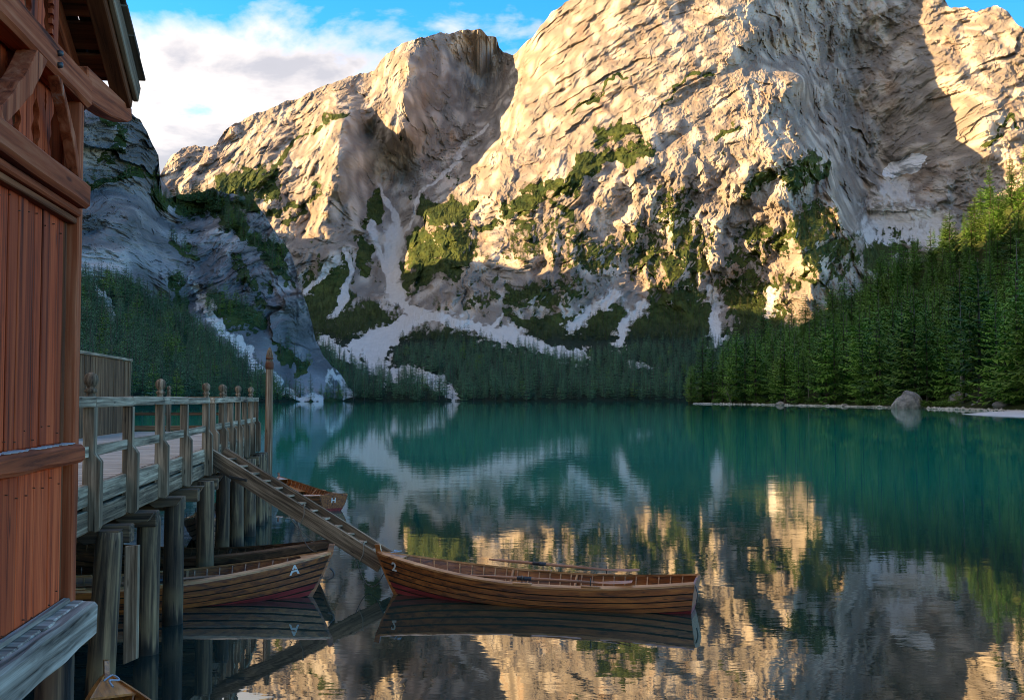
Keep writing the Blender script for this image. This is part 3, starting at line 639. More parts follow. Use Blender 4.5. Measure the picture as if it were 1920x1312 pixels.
# ------------------------------------------------------------------ trees
def spruce(seed, whorls=26, per=6, spread=0.17, droop=0.30, low=0.06, gap=0.06, sparse=0.0, nseg=5):
    """A conifer 1 m tall: tapered trunk, and branches in whorls, each a drooping spray of ragged twigs. Returns (trunk mesh, crown mesh)."""
    rr = random.Random(seed); tv = []; tf = []; k = 6
    rings = [(0.0, 0.016), (0.03, 0.0125), (0.5, 0.0075), (0.985, 0.0012)]
    for z, r in rings:
        for i in range(k): a = 6.2832 * i / k; tv.append((r * math.cos(a), r * math.sin(a), z))
    for j in range(len(rings) - 1):
        for i in range(k): tf.append((j * k + i, j * k + (i + 1) % k, (j + 1) * k + (i + 1) % k, (j + 1) * k + i))
    v = []; f = []
    lean = [rr.uniform(-0.25, 0.25) for _ in range(4)]
    for w in range(whorls):
        t = (w + rr.uniform(-.3, .3)) / whorls; z = low + (0.985 - low) * max(0, t) ** 0.92
        env = spread * 1.12 * ((1 - t) ** 0.70) * (0.55 + 0.45 * min(1, (t + 0.06) * 6)) + 0.006
        if rr.random() < gap: continue
        for b in range(per if t < 0.85 else 4):
            a = 6.2832 * (b + rr.uniform(-.35, .35)) / per + w * 0.9
            if rr.random() < 0.06 + sparse: continue
            L_ = env * rr.uniform(0.62, 1.18) * (1 + lean[0] * math.cos(a + lean[1] * 9))
            dx, dy = math.cos(a), math.sin(a); ox, oy = -dy, dx
            dr = droop * rr.uniform(0.6, 1.4) * (1.15 - t); tip_up = rr.uniform(0.02, 0.12)
            pts = []
            for s in range(nseg + 1):
                q = s / nseg; zz = z + L_ * (0.22 * q * (t * 1.3) - dr * q * 1.6 + (dr * 0.9 + tip_up) * q * q)
                pts.append((dx * L_ * q, dy * L_ * q, zz))
            wd = L_ * rr.uniform(0.26, 0.40) + 0.006
            for s in range(nseg):
                q = (s + 0.5) / nseg; ww = wd * (1.15 - q) * (0.45 + 1.2 * min(q * 2, 1)) * 0.75
                p0, p1 = pts[s], pts[s + 1]
                for sd in (-1, 1):
                    j1, j2 = rr.uniform(0.6, 1.35), rr.uniform(-0.5, 0.9)
                    tx = p1[0] + ox * sd * ww * j1 + dx * L_ * 0.10 * j2; ty = p1[1] + oy * sd * ww * j1 + dy * L_ * 0.10 * j2
                    tz = p1[2] - ww * rr.uniform(0.25, 0.85)
                    n0 = len(v); v.extend([p0, p1, (tx, ty, tz)]); f.append((n0, n0 + 1, n0 + 2))
            n0 = len(v); e = pts[-1]; v.extend([pts[-2], (e[0] + ox * .3 * wd, e[1] + oy * .3 * wd, e[2]), (e[0] + dx * L_ * .12, e[1] + dy * L_ * .12, e[2] + .1 * L_)]); f.append((n0, n0 + 1, n0 + 2))
    tm = mesh_from('trunk', tv, tf, True); cm = mesh_from('crown', v, f)
    return tm, cm
def shrub_mesh(seed, n=260):
    rr = random.Random(seed); v = []; f = []
    lobes = [(rr.uniform(-.35, .35), rr.uniform(-.35, .35), rr.uniform(.2, .6), rr.uniform(.22, .4)) for _ in range(7)]
    for i in range(n):
        lx, ly, lz, lr = rr.choice(lobes); a = rr.uniform(0, 6.28); c = rr.uniform(-0.6, 1); s_ = math.sqrt(1 - c * c) if abs(c) < 1 else 0
        q = lr * rr.uniform(0.65, 1.08); p = Vector((lx + q * s_ * math.cos(a), ly + q * s_ * math.sin(a), max(0.02, lz + q * c)))
        d1 = Vector((rr.gauss(0, 1), rr.gauss(0, 1), rr.gauss(0, .6))).normalized() * rr.uniform(.04, .09); d2 = d1.cross(Vector((rr.gauss(0, 1), rr.gauss(0, 1), rr.gauss(0, 1)))).normalized() * rr.uniform(.03, .06)
        n0 = len(v); v.extend([p - d1, p + d2, p + d1, p - d2]); f.append((n0, n0 + 1, n0 + 2, n0 + 3))
    return mesh_from('shrub', v, f)

KINDS = []      # (trunk, crown) meshes: dark spruces, then pale larches, then thin low-detail far spruces
for sd, kw in ((1, {}), (2, dict(spread=0.14, droop=0.36)), (3, dict(spread=0.20, per=6)), (4, dict(spread=0.15, low=0.18, gap=0.12)), (5, dict(spread=0.17, low=0.12, whorls=30))):
    tm, cm = spruce(sd, **kw); tm.materials.append(MATS['bark']); cm.materials.append(MATS['spruce_needles']); KINDS.append((tm, cm))
for sd, kw in ((11, dict(spread=0.19, droop=0.12, sparse=0.12, low=0.10)), (12, dict(spread=0.16, droop=0.10, sparse=0.15, low=0.16))):
    tm, cm = spruce(sd, **kw); tm.materials.append(MATS['bark']); cm.materials.append(MATS['larch_needles']); KINDS.append((tm, cm))
# nearly bare, half-dead spruce with its crown high up
tm, cm = spruce(21, whorls=22, per=5, spread=0.10, low=0.42, sparse=0.30, gap=0.2); tm.materials.append(MATS['dead_wood']); cm.materials.append(MATS['spruce_needles']); KINDS.append((tm, cm))

def joined(tm, cm, name):
    v = [tuple(x.co) for x in tm.vertices]; f = [tuple(p.vertices) for p in tm.polygons]; n = len(v); nt = len(f)
    v += [tuple(x.co) for x in cm.vertices]; f += [tuple(i + n for i in p.vertices) for p in cm.polygons]
    me = mesh_from(name, v, f); me.materials.append(tm.materials[0]); me.materials.append(cm.materials[0])
    me.polygons.foreach_set('material_index', [0] * nt + [1] * (len(f) - nt)); return me

def scatter(P, weight, spacing, n, seed, min_vis=None):
    """Random points on a terrain grid P, thinned to a least spacing on the ground plan."""
    g = np.random.default_rng(seed); rows, cols = P.shape[:2]
    a = P[1:, :-1, :2] - P[:-1, :-1, :2]; b = P[:-1, 1:, :2] - P[:-1, :-1, :2]
    area = np.abs(a[..., 0] * b[..., 1] - a[..., 1] * b[..., 0]) * weight[:-1, :-1]
    p = area.ravel() / area.sum(); idx = g.choice(len(p), size=n, p=p); i, j = np.divmod(idx, cols - 1)
    u, v = g.random(n)[:, None], g.random(n)[:, None]
    Q = P[i, j] * (1 - u) * (1 - v) + P[i + 1, j] * u * (1 - v) + P[i, j + 1] * (1 - u) * v + P[i + 1, j + 1] * u * v
    cells = {}; keep = []
    for k in range(n):
        cx, cy = int(Q[k, 0] // spacing), int(Q[k, 1] // spacing); ok = True
        for ax in (cx - 1, cx, cx + 1):
            for ay in (cy - 1, cy, cy + 1):
                for m in cells.get((ax, ay), ()):
                    if (Q[m, 0] - Q[k, 0]) ** 2 + (Q[m, 1] - Q[k, 1]) ** 2 < spacing ** 2: ok = False; break
                if not ok: break
            if not ok: break
        if ok: cells.setdefault((cx, cy), []).append(k); keep.append(k)
    return Q[keep], i[keep], j[keep]

def forest_object(name, pts, scales, widths, kinds, protos, label, cat):
    """The mass of trees too many or too far to count: points that carry one tree each."""
    g = np.random.default_rng(len(pts)); me = bpy.data.meshes.new(name); me.vertices.add(len(pts)); me.vertices.foreach_set('co', pts.astype(np.float32).ravel())
    sc = np.stack([widths, widths, scales], -1)
    at = me.attributes.new('size', 'FLOAT_VECTOR', 'POINT'); at.data.foreach_set('vector', sc.astype(np.float32).ravel())
    at = me.attributes.new('which', 'INT', 'POINT'); at.data.foreach_set('value', kinds.astype(np.int32))
    at = me.attributes.new('turn', 'FLOAT_VECTOR', 'POINT')
    rot = np.stack([g.normal(0, .025, len(pts)), g.normal(0, .025, len(pts)), g.random(len(pts)) * 6.283], -1); at.data.foreach_set('vector', rot.astype(np.float32).ravel())
    o = link(name, me, None); tag(o, label, cat, kind='stuff')
    pc = bpy.data.collections.new(name + '_patterns')
    for k, m in enumerate(protos):
        po = bpy.data.objects.new('%s_pattern_%02d' % (name, k), m); pc.objects.link(po)
    ng = bpy.data.node_groups.new(name, 'GeometryNodeTree'); ng.interface.new_socket('Geometry', in_out='INPUT', socket_type='NodeSocketGeometry'); ng.interface.new_socket('Geometry', in_out='OUTPUT', socket_type='NodeSocketGeometry')
    N = ng.nodes; L = ng.links; gi = N.new('NodeGroupInput'); go = N.new('NodeGroupOutput'); iop = N.new('GeometryNodeInstanceOnPoints'); ci = N.new('GeometryNodeCollectionInfo')
    ci.inputs['Collection'].default_value = pc; ci.inputs['Separate Children'].default_value = True; ci.inputs['Reset Children'].default_value = True
    iop.inputs['Pick Instance'].default_value = True
    def named(nm, ty):
        n = N.new('GeometryNodeInputNamedAttribute'); n.data_type = ty; n.inputs['Name'].default_value = nm; return n.outputs['Attribute']
    L.new(gi.outputs[0], iop.inputs['Points']); L.new(ci.outputs[0], iop.inputs['Instance'])
    L.new(named('which', 'INT'), iop.inputs['Instance Index']); L.new(named('size', 'FLOAT_VECTOR'), iop.inputs['Scale'])
    e2r = N.new('FunctionNodeEulerToRotation'); L.new(named('turn', 'FLOAT_VECTOR'), e2r.inputs[0]); L.new(e2r.outputs[0], iop.inputs['Rotation'])
    L.new(iop.outputs[0], go.inputs[0])
    md = o.modifiers.new('trees', 'NODES'); md.node_group = ng
    return o

def project(p):
    """Where a point stands in the photograph (1920 wide)."""
    x, y, z = p[0], p[1], p[2] - EYE; fw = y * math.cos(PITCH) + z * math.sin(PITCH); up = z * math.cos(PITCH) - y * math.sin(PITCH)
    return 960 + F * x / fw, 656 - F * up / fw

# right bank
w = np.ones(SP.shape[:2]); w[tt < 0.012] = 0
Q, qi, qj = scatter(SP, w, 7.6, 9000, 5)
rr = np.random.default_rng(21)
hgt = rr.uniform(19, 29, len(Q)); edge = qi < 14; hgt[edge] = rr.uniform(26, 41, edge.sum())
hgt *= np.where(rr.random(len(Q)) < 0.18, 0.6, 1.0) * rr.uniform(0.9, 1.22, len(Q)); hgt = np.where((Q[:, 0] < 150) & (Q[:, 1] > 520), hgt * 1.18, hgt)
kind = rr.choice([0, 1, 2, 3, 4, 5, 6, 7], size=len(Q), p=[.18, .18, .14, .12, .14, .10, .10, .04])
cand = []
for k in range(len(Q)):
    x, y = project(Q[k]); x2, y2 = project(Q[k] + np.array([0, 0, hgt[k]])); cand.append((x, y, y2))
cand = np.array(cand); inview = (cand[:, 0] > 1295) & (cand[:, 0] < 1935)
# which trees show: from the nearest backwards, the tops that stand clear of the trees before them
order = np.argsort(Q[:, 1]); sky_line = np.full(2200, 2000.0); shows = np.zeros(len(Q))
for k in order:
    if not inview[k]: continue
    hw = max(2, int(0.10 * (cand[k, 1] - cand[k, 2]))); a = int(cand[k, 0]) - hw; b = int(cand[k, 0]) + hw + 1
    seg = sky_line[max(a, 0):b]; vis = np.clip(seg - cand[k, 2], 0, cand[k, 1] - cand[k, 2]); shows[k] = vis.sum()
    sky_line[max(a, 0):b] = np.minimum(seg, cand[k, 2] + 0.25 * (cand[k, 1] - cand[k, 2]))
best = [k for k in np.argsort(-shows)[:292] if shows[k] > 0]
bs = set(best)
NAMES = ['spruce_tree'] * 5 + ['larch_tree'] * 2 + ['dying_spruce_tree']
TREE_LABELS = {}
for k in best:
    kd = int(kind[k]); tm, cm = KINDS[kd]
    t = empty(NAMES[kd], tuple(Q[k] - np.array([0, 0, 0.3])), rr.random() * 6.28)
    wd = hgt[k] * rr.uniform(0.78, 1.3); t.scale = (wd, wd, hgt[k])
    zone = "waterside" if qi[k] < 6 else ('low' if cand[k, 1] > 700 else ('half-way up' if cand[k, 1] > 560 else 'high'))
    x_ = cand[k, 0]
    side = ('on the wooded point' if x_ < 1400 else 'just right of the wooded point' if x_ < 1500 else 'well left of the big boulder' if x_ < 1600 else 'just left of the big boulder' if x_ < 1675
            else 'above the big boulder' if x_ < 1745 else 'just right of the big boulder' if x_ < 1810 else 'above the white beach' if x_ < 1870 else 'by picture edge')
    big = 'tall' if hgt[k] > 26 else ('short' if hgt[k] < 17 else 'mid-sized')
    look = {'spruce_tree': 'dark spruce' if kd != 3 else 'dark thin spruce', 'larch_tree': 'pale feathery larch', 'dying_spruce_tree': 'half-bare grey spruce'}[NAMES[kd]]
    tag(t, None, 'tree', 'conifers on the right bank'); TREE_LABELS.setdefault('%s %s %s on right bank, %s' % (big, look, zone, side), []).append((cand[k, 0], t))
    link('trunk', tm, None, t); link('crown', cm, None, t)
ORD = ['leftmost', 'second from left', 'third from left', 'fourth from left', 'fifth from left', 'sixth from left', 'seventh from left', 'eighth from left', 'ninth from left', 'tenth from left', 'eleventh from left', 'twelfth from left', 'thirteenth from left', 'fourteenth from left', 'fifteenth from left', 'sixteenth from left']
for lab, lst in TREE_LABELS.items():
    lst.sort(key=lambda q: q[0])
    for i, (_, t) in enumerate(lst):
        t['label'] = lab if len(lst) == 1 else (lab.replace(' on right bank', '') + ', ' + (ORD[i] if i < 16 else 'towards the right'))
rest = np.array([k not in bs and cand[k, 0] < 2250 for k in range(len(Q))])
PROTO = [joined(a, b, 'conifer') for a, b in KINDS]
wd = hgt * rr.uniform(0.78, 1.3, len(Q))
forest_object('forest_hillside', Q[rest], hgt[rest], wd[rest], kind[rest], PROTO, 'dense dark conifer forest behind the counted trees of the right bank', 'forest').name = 'forest'

# far shore, lit ledges, left bank
LOWP = []
for sd, kw in ((31, {}), (32, dict(spread=0.14)), (33, dict(spread=0.19)), (34, dict(spread=0.15, low=0.14))):
    tm, cm = spruce(sd, whorls=15, per=5, nseg=3, **kw); tm.materials.append(MATS['bark']); cm.materials.append(MATS['far_needles']); LOWP.append(joined(tm, cm, 'far_conifer'))
tm, cm = spruce(35, whorls=15, per=5, nseg=3, spread=0.2, droop=0.1, sparse=0.1); tm.materials.append(MATS['bark']); cm.materials.append(MATS['larch_needles']); LOWP.append(joined(tm, cm, 'far_larch'))
PINE = []
for sd in (41, 42):
    tm, cm = spruce(sd, whorls=10, per=5, nseg=3, spread=0.24, droop=0.15); tm.materials.append(MATS['bark']); cm.materials.append(MATS['mountain_pine']); PINE.append(joined(tm, cm, 'ledge_pine'))

fan = np.interp(mpx, [200,520,600,700,760,830,900,1000,1100,1310,2080], [600,560,640,700,660,640,650,655,670,640,640])
w = smooth(-10, 15, mpy - fan) * (1 - np.clip(capsules(mpx, mpy, SCREE, 7) * 1.3, 0, 1)) * (mpx > 480) * (mpx < 1420) * (0.15 + 0.85 * smooth(-0.25, 0.15, fbm(mpx / 70, mpy / 30, mpx * 0, 3, 500) + smooth(690, 730, mpy) + smooth(760, 860, mpx) * 0.7))
w *= (mpy < 751)
Q, qi, qj = scatter(MP, w, 8.2, 9000, 6); g = np.random.default_rng(8); h = g.uniform(17, 32, len(Q)) * np.where(g.random(len(Q)) < .2, .6, 1)
h *= np.interp(Q[:, 1], [1120, 1250, 1700], [1.0, 0.95, 0.6])
forest_object('forest_far', Q, h, h * g.uniform(.85, 1.25, len(Q)), g.choice(5, len(Q), p=[.26, .26, .22, .22, .04]), LOWP, 'dark conifer forest along the far shore below the massif', 'forest').name = 'forest'
w = smooth(0.35, 0.7, VEG_M) * (mpy < 640)
Q, qi, qj = scatter(MP, w, 7.5, 14000, 9); h = g.uniform(5, 13, len(Q)) * np.interp(Q[:, 1], [1800, 2600], [1.35, 0.8])
forest_object('ledge_pines', Q, h, h * g.uniform(.9, 1.5, len(Q)), g.integers(0, 2, len(Q)), PINE, 'scattered dwarf pines on the green ledges of the massif', 'vegetation').name = 'vegetation'
w = smooth(-14, 10, cpy - line) * (1 - np.clip(capsules(cpx, cpy, CSCR, 9) * 1.5, 0, 1)) * (cpx > 60)
w = np.maximum(w, 0.45 * smooth(0.7, 0.9, capsules(cpx, cpy, CVEG, 15))) * (cpy < 751)
Q, qi, qj = scatter(CP, w, 4.8, 16000, 12); h = g.uniform(11, 21, len(Q)) * np.where(g.random(len(Q)) < .3, .6, 1)
forest_object('forest_left', Q, h, h * g.uniform(.95, 1.5, len(Q)), g.choice(5, len(Q), p=[.24, .22, .22, .2, .12]), LOWP, 'shaded mixed forest climbing the left bank below the cliffs', 'forest').name = 'forest'

# ------------------------------------------------------------------ jetty: local axes a = out over the lake, b = along the edge (away from the camera), z up
TH = R(7.6); DECK = 2.55
def put(o_, a, b):
    """Local jetty/cabin coordinates to the world."""
    return (o_[0] + a * math.cos(TH) - b * math.sin(TH), o_[1] + a * math.sin(TH) + b * math.cos(TH))
OJ = (-5.53, 16.8)
jetty = empty('jetty', (OJ[0], OJ[1], 0), TH, label='weathered grey timber jetty on piles with a ball-topped railing', cat='jetty')
JR = random.Random(4)
# deck planks laid across, one by one
b = -9.0
pw = 0.165
while b < 17.2:
    ln = 7.0 if b < 15.3 else 5.6
    o = beam('deck_plank', (-ln - 0.1 + (0 if b < 15.3 else -1.2), b, DECK - 0.022 + JR.uniform(-.004, .004)), (-0.10 + (0 if b < 15.3 else -1.2), b, DECK - 0.022 + JR.uniform(-.004, .004)), pw - 0.012, 0.045, 'deck_wood', jetty, bev=0.004)
    b += pw
# edge beams, each length between two posts slightly different, and the heavy bearers below
for b0, b1 in ((-8.9, -4.24), (-4.24, -2.22), (-2.22, 0), (0, 2.22), (2.22, 4.74), (4.74, 9.9), (9.9, 15.2)):
    e = JR.uniform(-.012, .012)
    beam('edge_beam', (-0.055 + e, b0 + .004, DECK - 0.10 + e), (-0.055 + e, b1 - .004, DECK - 0.10 + e), 0.11, 0.25, 'grey_wood', jetty, bev=0.012, rough=0.005)
    beam('bearer', (-0.10, b0 + .006, DECK - 0.40), (-0.10 + e, b1 - .006, DECK - 0.40), 0.20, 0.26, 'grey_post', jetty, bev=0.015, rough=0.006)
for bb in (-6.4, -3.3, -1.65, 0.55, 2.0, 4.4, 6.3, 8.0, 10.0, 12.4, 14.4):
    beam('cross_beam', (-6.9, bb, DECK - 0.655), (0.30, bb, DECK - 0.655), 0.24, 0.22, 'pile_wood', jetty, bev=0.015, rough=0.004)
for bb in (-5, -1, 3, 7, 11):
    for aa in (-2.2, -4.4, -6.6):
        rod('pile', (aa, bb, -1.2), (aa, bb, DECK - 0.77), [(0.17, 0), (0.165, .5), (0.155, 1)], 'pile_wood', jetty, 12, 0.02, int(bb * 7 + aa * 3))
def railing_post(a, b, ball, zb=DECK - 0.52, up=1.05, parent=jetty):
    """Post that is slim above and steps out below the middle rail; some carry a turned neck and a ball."""
    zt = DECK + up - 0.12 + (0.10 if ball else 0)
    prof = [(-0.065, zb + 0.03), (0.10, zb), (0.14, zb + 0.05), (0.14, DECK + 0.30), (0.065, DECK + 0.40), (0.065, zt), (-0.065, zt)]
    wid = 0.15
    # polygon in (a, z), extruded along b; X of the piece runs up the post so that the grain does too
    p = prism('railing_post', [(z, -x) for x, z in prof], ((a, b - wid / 2, 0), (0, 0, 1), (-1, 0, 0), (0, 1, 0), wid), 'grey_post', parent, 0.008)
    if ball:
        f = link('finial', lathe_mesh([(0.058, 0), (0.062, .03), (0.050, .055), (0.052, .075), (0.072, .085), (0.072, .115), (0.05, .13), (0.042, .145), (0.058, .16), (0.078, .195), (0.086, .23), (0.078, .27), (0.056, .30), (0.022, .318), (0.004, .322)], 14), 'grey_post', p)
        f.matrix_local = Matrix.Translation((zt, 0, wid / 2))
    return p
POSTS = [(-6.3, 0), (-4.24, 1), (-2.22, 0), (0.0, 1), (2.22, 0), (4.74, 1)]
POSTS2 = [(5.65, 0), (7.1, 1), (8.55, 0), (10.0, 1), (11.45, 0), (12.9, 1), (14.3, 0)]
for b, ball in POSTS + POSTS2: railing_post(0.0, b, ball)
def rails(seq, a=0.0):
    for (b0, _), (b1, _) in zip(seq[:-1], seq[1:]):
        e0 = 0.10 if b0 == seq[0][0] else 0.0; e1 = 0.10 if b1 == seq[-1][0] else 0.0
        j = JR.uniform(-.008, .008)
        beam('top_rail', (a - 0.01, b0 - e0 + .004, DECK + 1.0 + j), (a - 0.01, b1 + e1 - .004, DECK + 1.0 + j), 0.155, 0.125, 'grey_wood', jetty, bev=0.01, rough=0.003)
        beam('middle_rail', (a - 0.015, b0 + .076, DECK + 0.42 + j), (a - 0.015, b1 - .076, DECK + 0.42 - j), 0.045, 0.13, 'grey_wood', jetty, bev=0.006)
rails(POSTS); rails(POSTS2)
# railing across the far end, and a short one on the deck near the boathouse
for a0, a1, bb, red in ((-7.2, -1.2, 17.1, True),):
    for zz, hh in ((1.03, .11), (0.55, .09), (0.10, .17)):
        beam('end_rail', (a0, bb, DECK + zz), (a1, bb, DECK + zz), 0.09, hh, 'brown_plank', jetty, bev=0.006)
    for k, aa in enumerate((-6.9, -4.6, -2.95, -1.25)):
        p = beam('end_post', (aa, bb + .001, DECK - .2), (aa, bb + .001, DECK + 1.13), 0.13, 0.13, 'grey_post', jetty)
        f = link('finial', lathe_mesh([(0.058, 0), (0.062, .03), (0.045, .06), (0.066, .085), (0.066, .115), (0.035, .145), (0.064, .19), (0.071, .22), (0.048, .275), (0.004, .293)], 12), 'grey_post', p)
        f.matrix_local = Matrix.Translation((0.665, 0, 0))
for zz, hh in ((1.0, .13), (0.50, .13), (0.08, .15)):
    beam('inner_rail', (-6.9, 3.4, DECK + zz), (-2.55, 3.4, DECK + zz), 0.12, hh, 'grey_wood', jetty, bev=0.008)
beam('inner_post', (-2.75, 3.53, DECK), (-2.75, 3.53, DECK + 1.08), 0.14, 0.14, 'grey_post', jetty)
# piles along the lake edge
for k, (b, r, lean) in enumerate(((-4.05, .165, .10), (-1.60, .165, .02), (0.42, .16, .01), (3.75, .17, .0), (6.2, .15, .02), (8.6, .16, -.02), (11.3, .17, 0), (13.7, .18, .0), (14.6, .19, .0))):
    rod('pile', (0.16 - lean, b - lean, -1.4), (0.16 + lean * .4, b, DECK - 0.545 if k != 1 else DECK - 0.62), [(r * 1.04, 0), (r * 1.03, .45), (r, .6), (r * .97, .97), (r * .90, 1)], 'pile_wood', jetty, 14, 0.022, k + 50)
for k, b in enumerate((-4.24, -2.22, 0, 2.22, 4.74)):
    # dark angled bracket under each post
    prism('bracket', [(-0.35, 0), (0.30, 0), (0.22, -0.12), (-0.1, -0.16)], ((0.02, b + 0.34, DECK - 0.53), (1, 0, 0), (0, 0, 1), (0, -1, 0), 0.22), 'pile_wood', jetty, 0.006)

# log pole beside the far end, with a rusty band
px_, py_ = put(OJ, 0.18, 16.2)
pole = empty('mooring_pole', (px_, py_, 0), 0, label='tall pale log pole with rusty band at the far end of the jetty', cat='pole')
rod('log', (0, 0, -1.5), (0.02, 0, 5.15), [(.125, 0), (.12, .5), (.11, .93), (.095, .945), (.11, .96), (.07, .985), (.02, 1.0)], 'weathered_verge', pole, 12, 0.03, 3)
rod('band', (0.017, 0, 4.48), (0.018, 0, 4.70), [(.122, 0), (.130, .3), (.130, .7), (.122, 1)], 'rust', pole, 12)
rod('band_ring', (0.017, 0, 4.78), (0.018, 0, 4.84), [(.116, 0), (.122, .5), (.116, 1)], 'rust', pole, 12)

# plank screen standing on the deck
ps = survey(243, 809, 33.0)
screen = empty('plank_screen', (ps.x, ps.y, DECK), TH, label='tall brown fence of upright planks standing on the jetty deck', cat='screen')
for k in range(40):
    hh = 2.16 + JR.uniform(-.01, .01); e = JR.uniform(0, .02)
    beam('plank', (-0.02 - e, -0.095 - k * 0.19, 0.01), (-0.02 - e, -0.095 - k * 0.19, hh), 0.182, 0.028, 'brown_plank', screen, up=(1, 0, 0), bev=0.003)
beam('cap_rail', (-0.03, -7.65, 2.215), (-0.03, 0.06, 2.215), 0.16, 0.07, 'grey_wood', screen)
beam('corner_post', (-0.04, 0.05, 0.0), (-0.04, 0.05, 2.17), 0.09, 0.09, 'grey_post', screen)

# board nailed to the nearest pile
bp = survey(244, 1140, 12.45)
board = empty('hanging_board', (bp.x, bp.y, 0), R(-14), label='loose grey board hanging upright on the nearest jetty pile', cat='board')
prism('plank', [(0.52, -.088), (0.60, .09), (1.90, .09), (1.88, -.088)], ((0, 0, 0), (0, 0, 1), (1, 0, 0), (0, 1, 0), 0.05), 'grey_wood', board, 0.006)

# stairs from the jetty down to the boats
s0 = Vector((*put(OJ, 0.22, 5.20), DECK - 0.14)); s1 = Vector((-2.40, 20.75, 0.42))
sd_ = s1 - s0; sh_ = Vector((sd_.x, sd_.y, 0)); slen = sd_.length; srz = math.atan2(sh_.y, sh_.x); spitch = math.atan2(-sd_.z, sh_.length)
stairs = empty('gangway_stairs', tuple(s0), srz, label='grey timber stairway leaning from the jetty down to the boats', cat='stairs')
run = sh_.length; drop = -sd_.z
for yy in (-0.25, 0.25):
    beam('stringer', (-0.1, yy, 0.02), (run, yy, -drop), 0.07, 0.32, 'grey_post', stairs, bev=0.008, rough=0.003)
for k in range(14):
    q = (k + 0.6) / 14
    beam('tread', (run * q, -0.214, -drop * q + 0.02), (run * q, 0.214, -drop * q + 0.02), 0.21, 0.035, 'grey_wood', stairs, bev=0.004)
# post below the stairs' cleat
beam('cleat', (run * .11, -0.296, -drop * .11 - .17), (run * .22, -0.296, -drop * .22 - .02), 0.02, 0.05, 'iron', stairs, bev=0.004)

# ------------------------------------------------------------------ boathouse at the left
OC = (-2.43, 6.0)
cabin = empty('boathouse', (OC[0], OC[1], 0), TH, label='red brown timber boathouse with carved boards and shingled roof', cat='boathouse')
CR = random.Random(9)
ZB, ZS, ZT, ZP = 2.46, 3.30, 4.72, 5.34       # foot, sill, upper trim, plate
def zone(b0, b1, w, z0, z1, a, mat, name='wall_board', th=0.03, var=0.006):
    b = b0; k = 0
    while b > b1:
        ww = w * CR.uniform(0.85, 1.15); e = CR.uniform(-var, var)
        beam(name, (a + e, b - ww / 2, z0 + CR.uniform(0, .006)), (a + e, b - ww / 2, z1), ww - 0.007, th, mat, cabin, up=(1, 0, 0), bev=0.004)
        b -= ww
zone(-0.19, -3.2, 0.225, ZB, ZS - .07, -0.05, 'red_wood')
zone(-0.15, -3.2, 0.135, ZS + .05, ZT - .08, -0.065, 'red_wood')
nv = []; nf = []
for b_i in range(22):
    for z_ in (ZB + .08, ZS - .15, ZS + .12, ZT - .21):
        for jj in (0.0,):
            y0_ = -0.26 - b_i * .1385 + jj + CR.uniform(-.01, .01); z0_ = z_ + CR.uniform(-.035, .035); a0_ = -0.028 if z_ < ZS else -0.043; r0_ = .0035; n0 = len(nv)
            nv += [(a0_ - .01, y0_ + r0_ * math.cos(q), z0_ + r0_ * math.sin(q)) for q in np.arange(6) * 1.0472] + [(a0_ + .002, y0_ + r0_ * math.cos(q), z0_ + r0_ * math.sin(q)) for q in np.arange(6) * 1.0472]
            nf += [[n0 + 6 + q for q in range(6)]] + [(n0 + q, n0 + (q + 1) % 6, n0 + 6 + (q + 1) % 6, n0 + 6 + q) for q in range(6)]
nails = link('nail_heads', mesh_from('nail_heads', nv, nf), 'rust', cabin); nails['kind'] = 'stuff'
# dark gap and corner post
beam('corner_post', (-0.045, -0.045, ZB - .02), (-0.045, -0.045, ZT + 0.58), 0.09, 0.09, 'red_timber', cabin, bev=0.008, rough=0.003)
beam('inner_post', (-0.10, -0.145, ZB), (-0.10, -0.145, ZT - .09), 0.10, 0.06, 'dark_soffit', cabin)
beam('sill', (-0.005, -3.2, ZS), (-0.005, -0.095, ZS), 0.13, 0.10, 'red_timber', cabin, bev=0.02, rough=0.006)
for k in range(16):     # flaking whitewash on the sill
    bb = -0.15 - k * 0.10 - CR.uniform(0, .05); l_ = CR.uniform(.04, .10)
    prism('flake', [(0, 0), (l_ * .6, -.012), (l_, .01), (l_ * .9, .05), (l_ * .4, .06), (l_ * .05, .035)], ((0.045 - CR.uniform(.0, .02), bb, ZS + .0525), (0, -1, 0), (-1, 0, 0), (0, 0, 1), 0.004), 'flaking', cabin)
beam('upper_trim', (0.01, -3.2, ZT), (0.01, -0.095, ZT), 0.12, 0.14, 'red_timber', cabin, bev=0.02, rough=0.004)
beam('trim_moulding', (-0.015, -3.2, ZT - .095), (-0.015, -0.1, ZT - .095), 0.07, 0.045, 'red_timber', cabin, bev=0.01)
beam('trim_moulding', (-0.03, -3.2, ZT - .138), (-0.03, -0.1, ZT - .138), 0.05, 0.035, 'dark_soffit', cabin, bev=0.006)
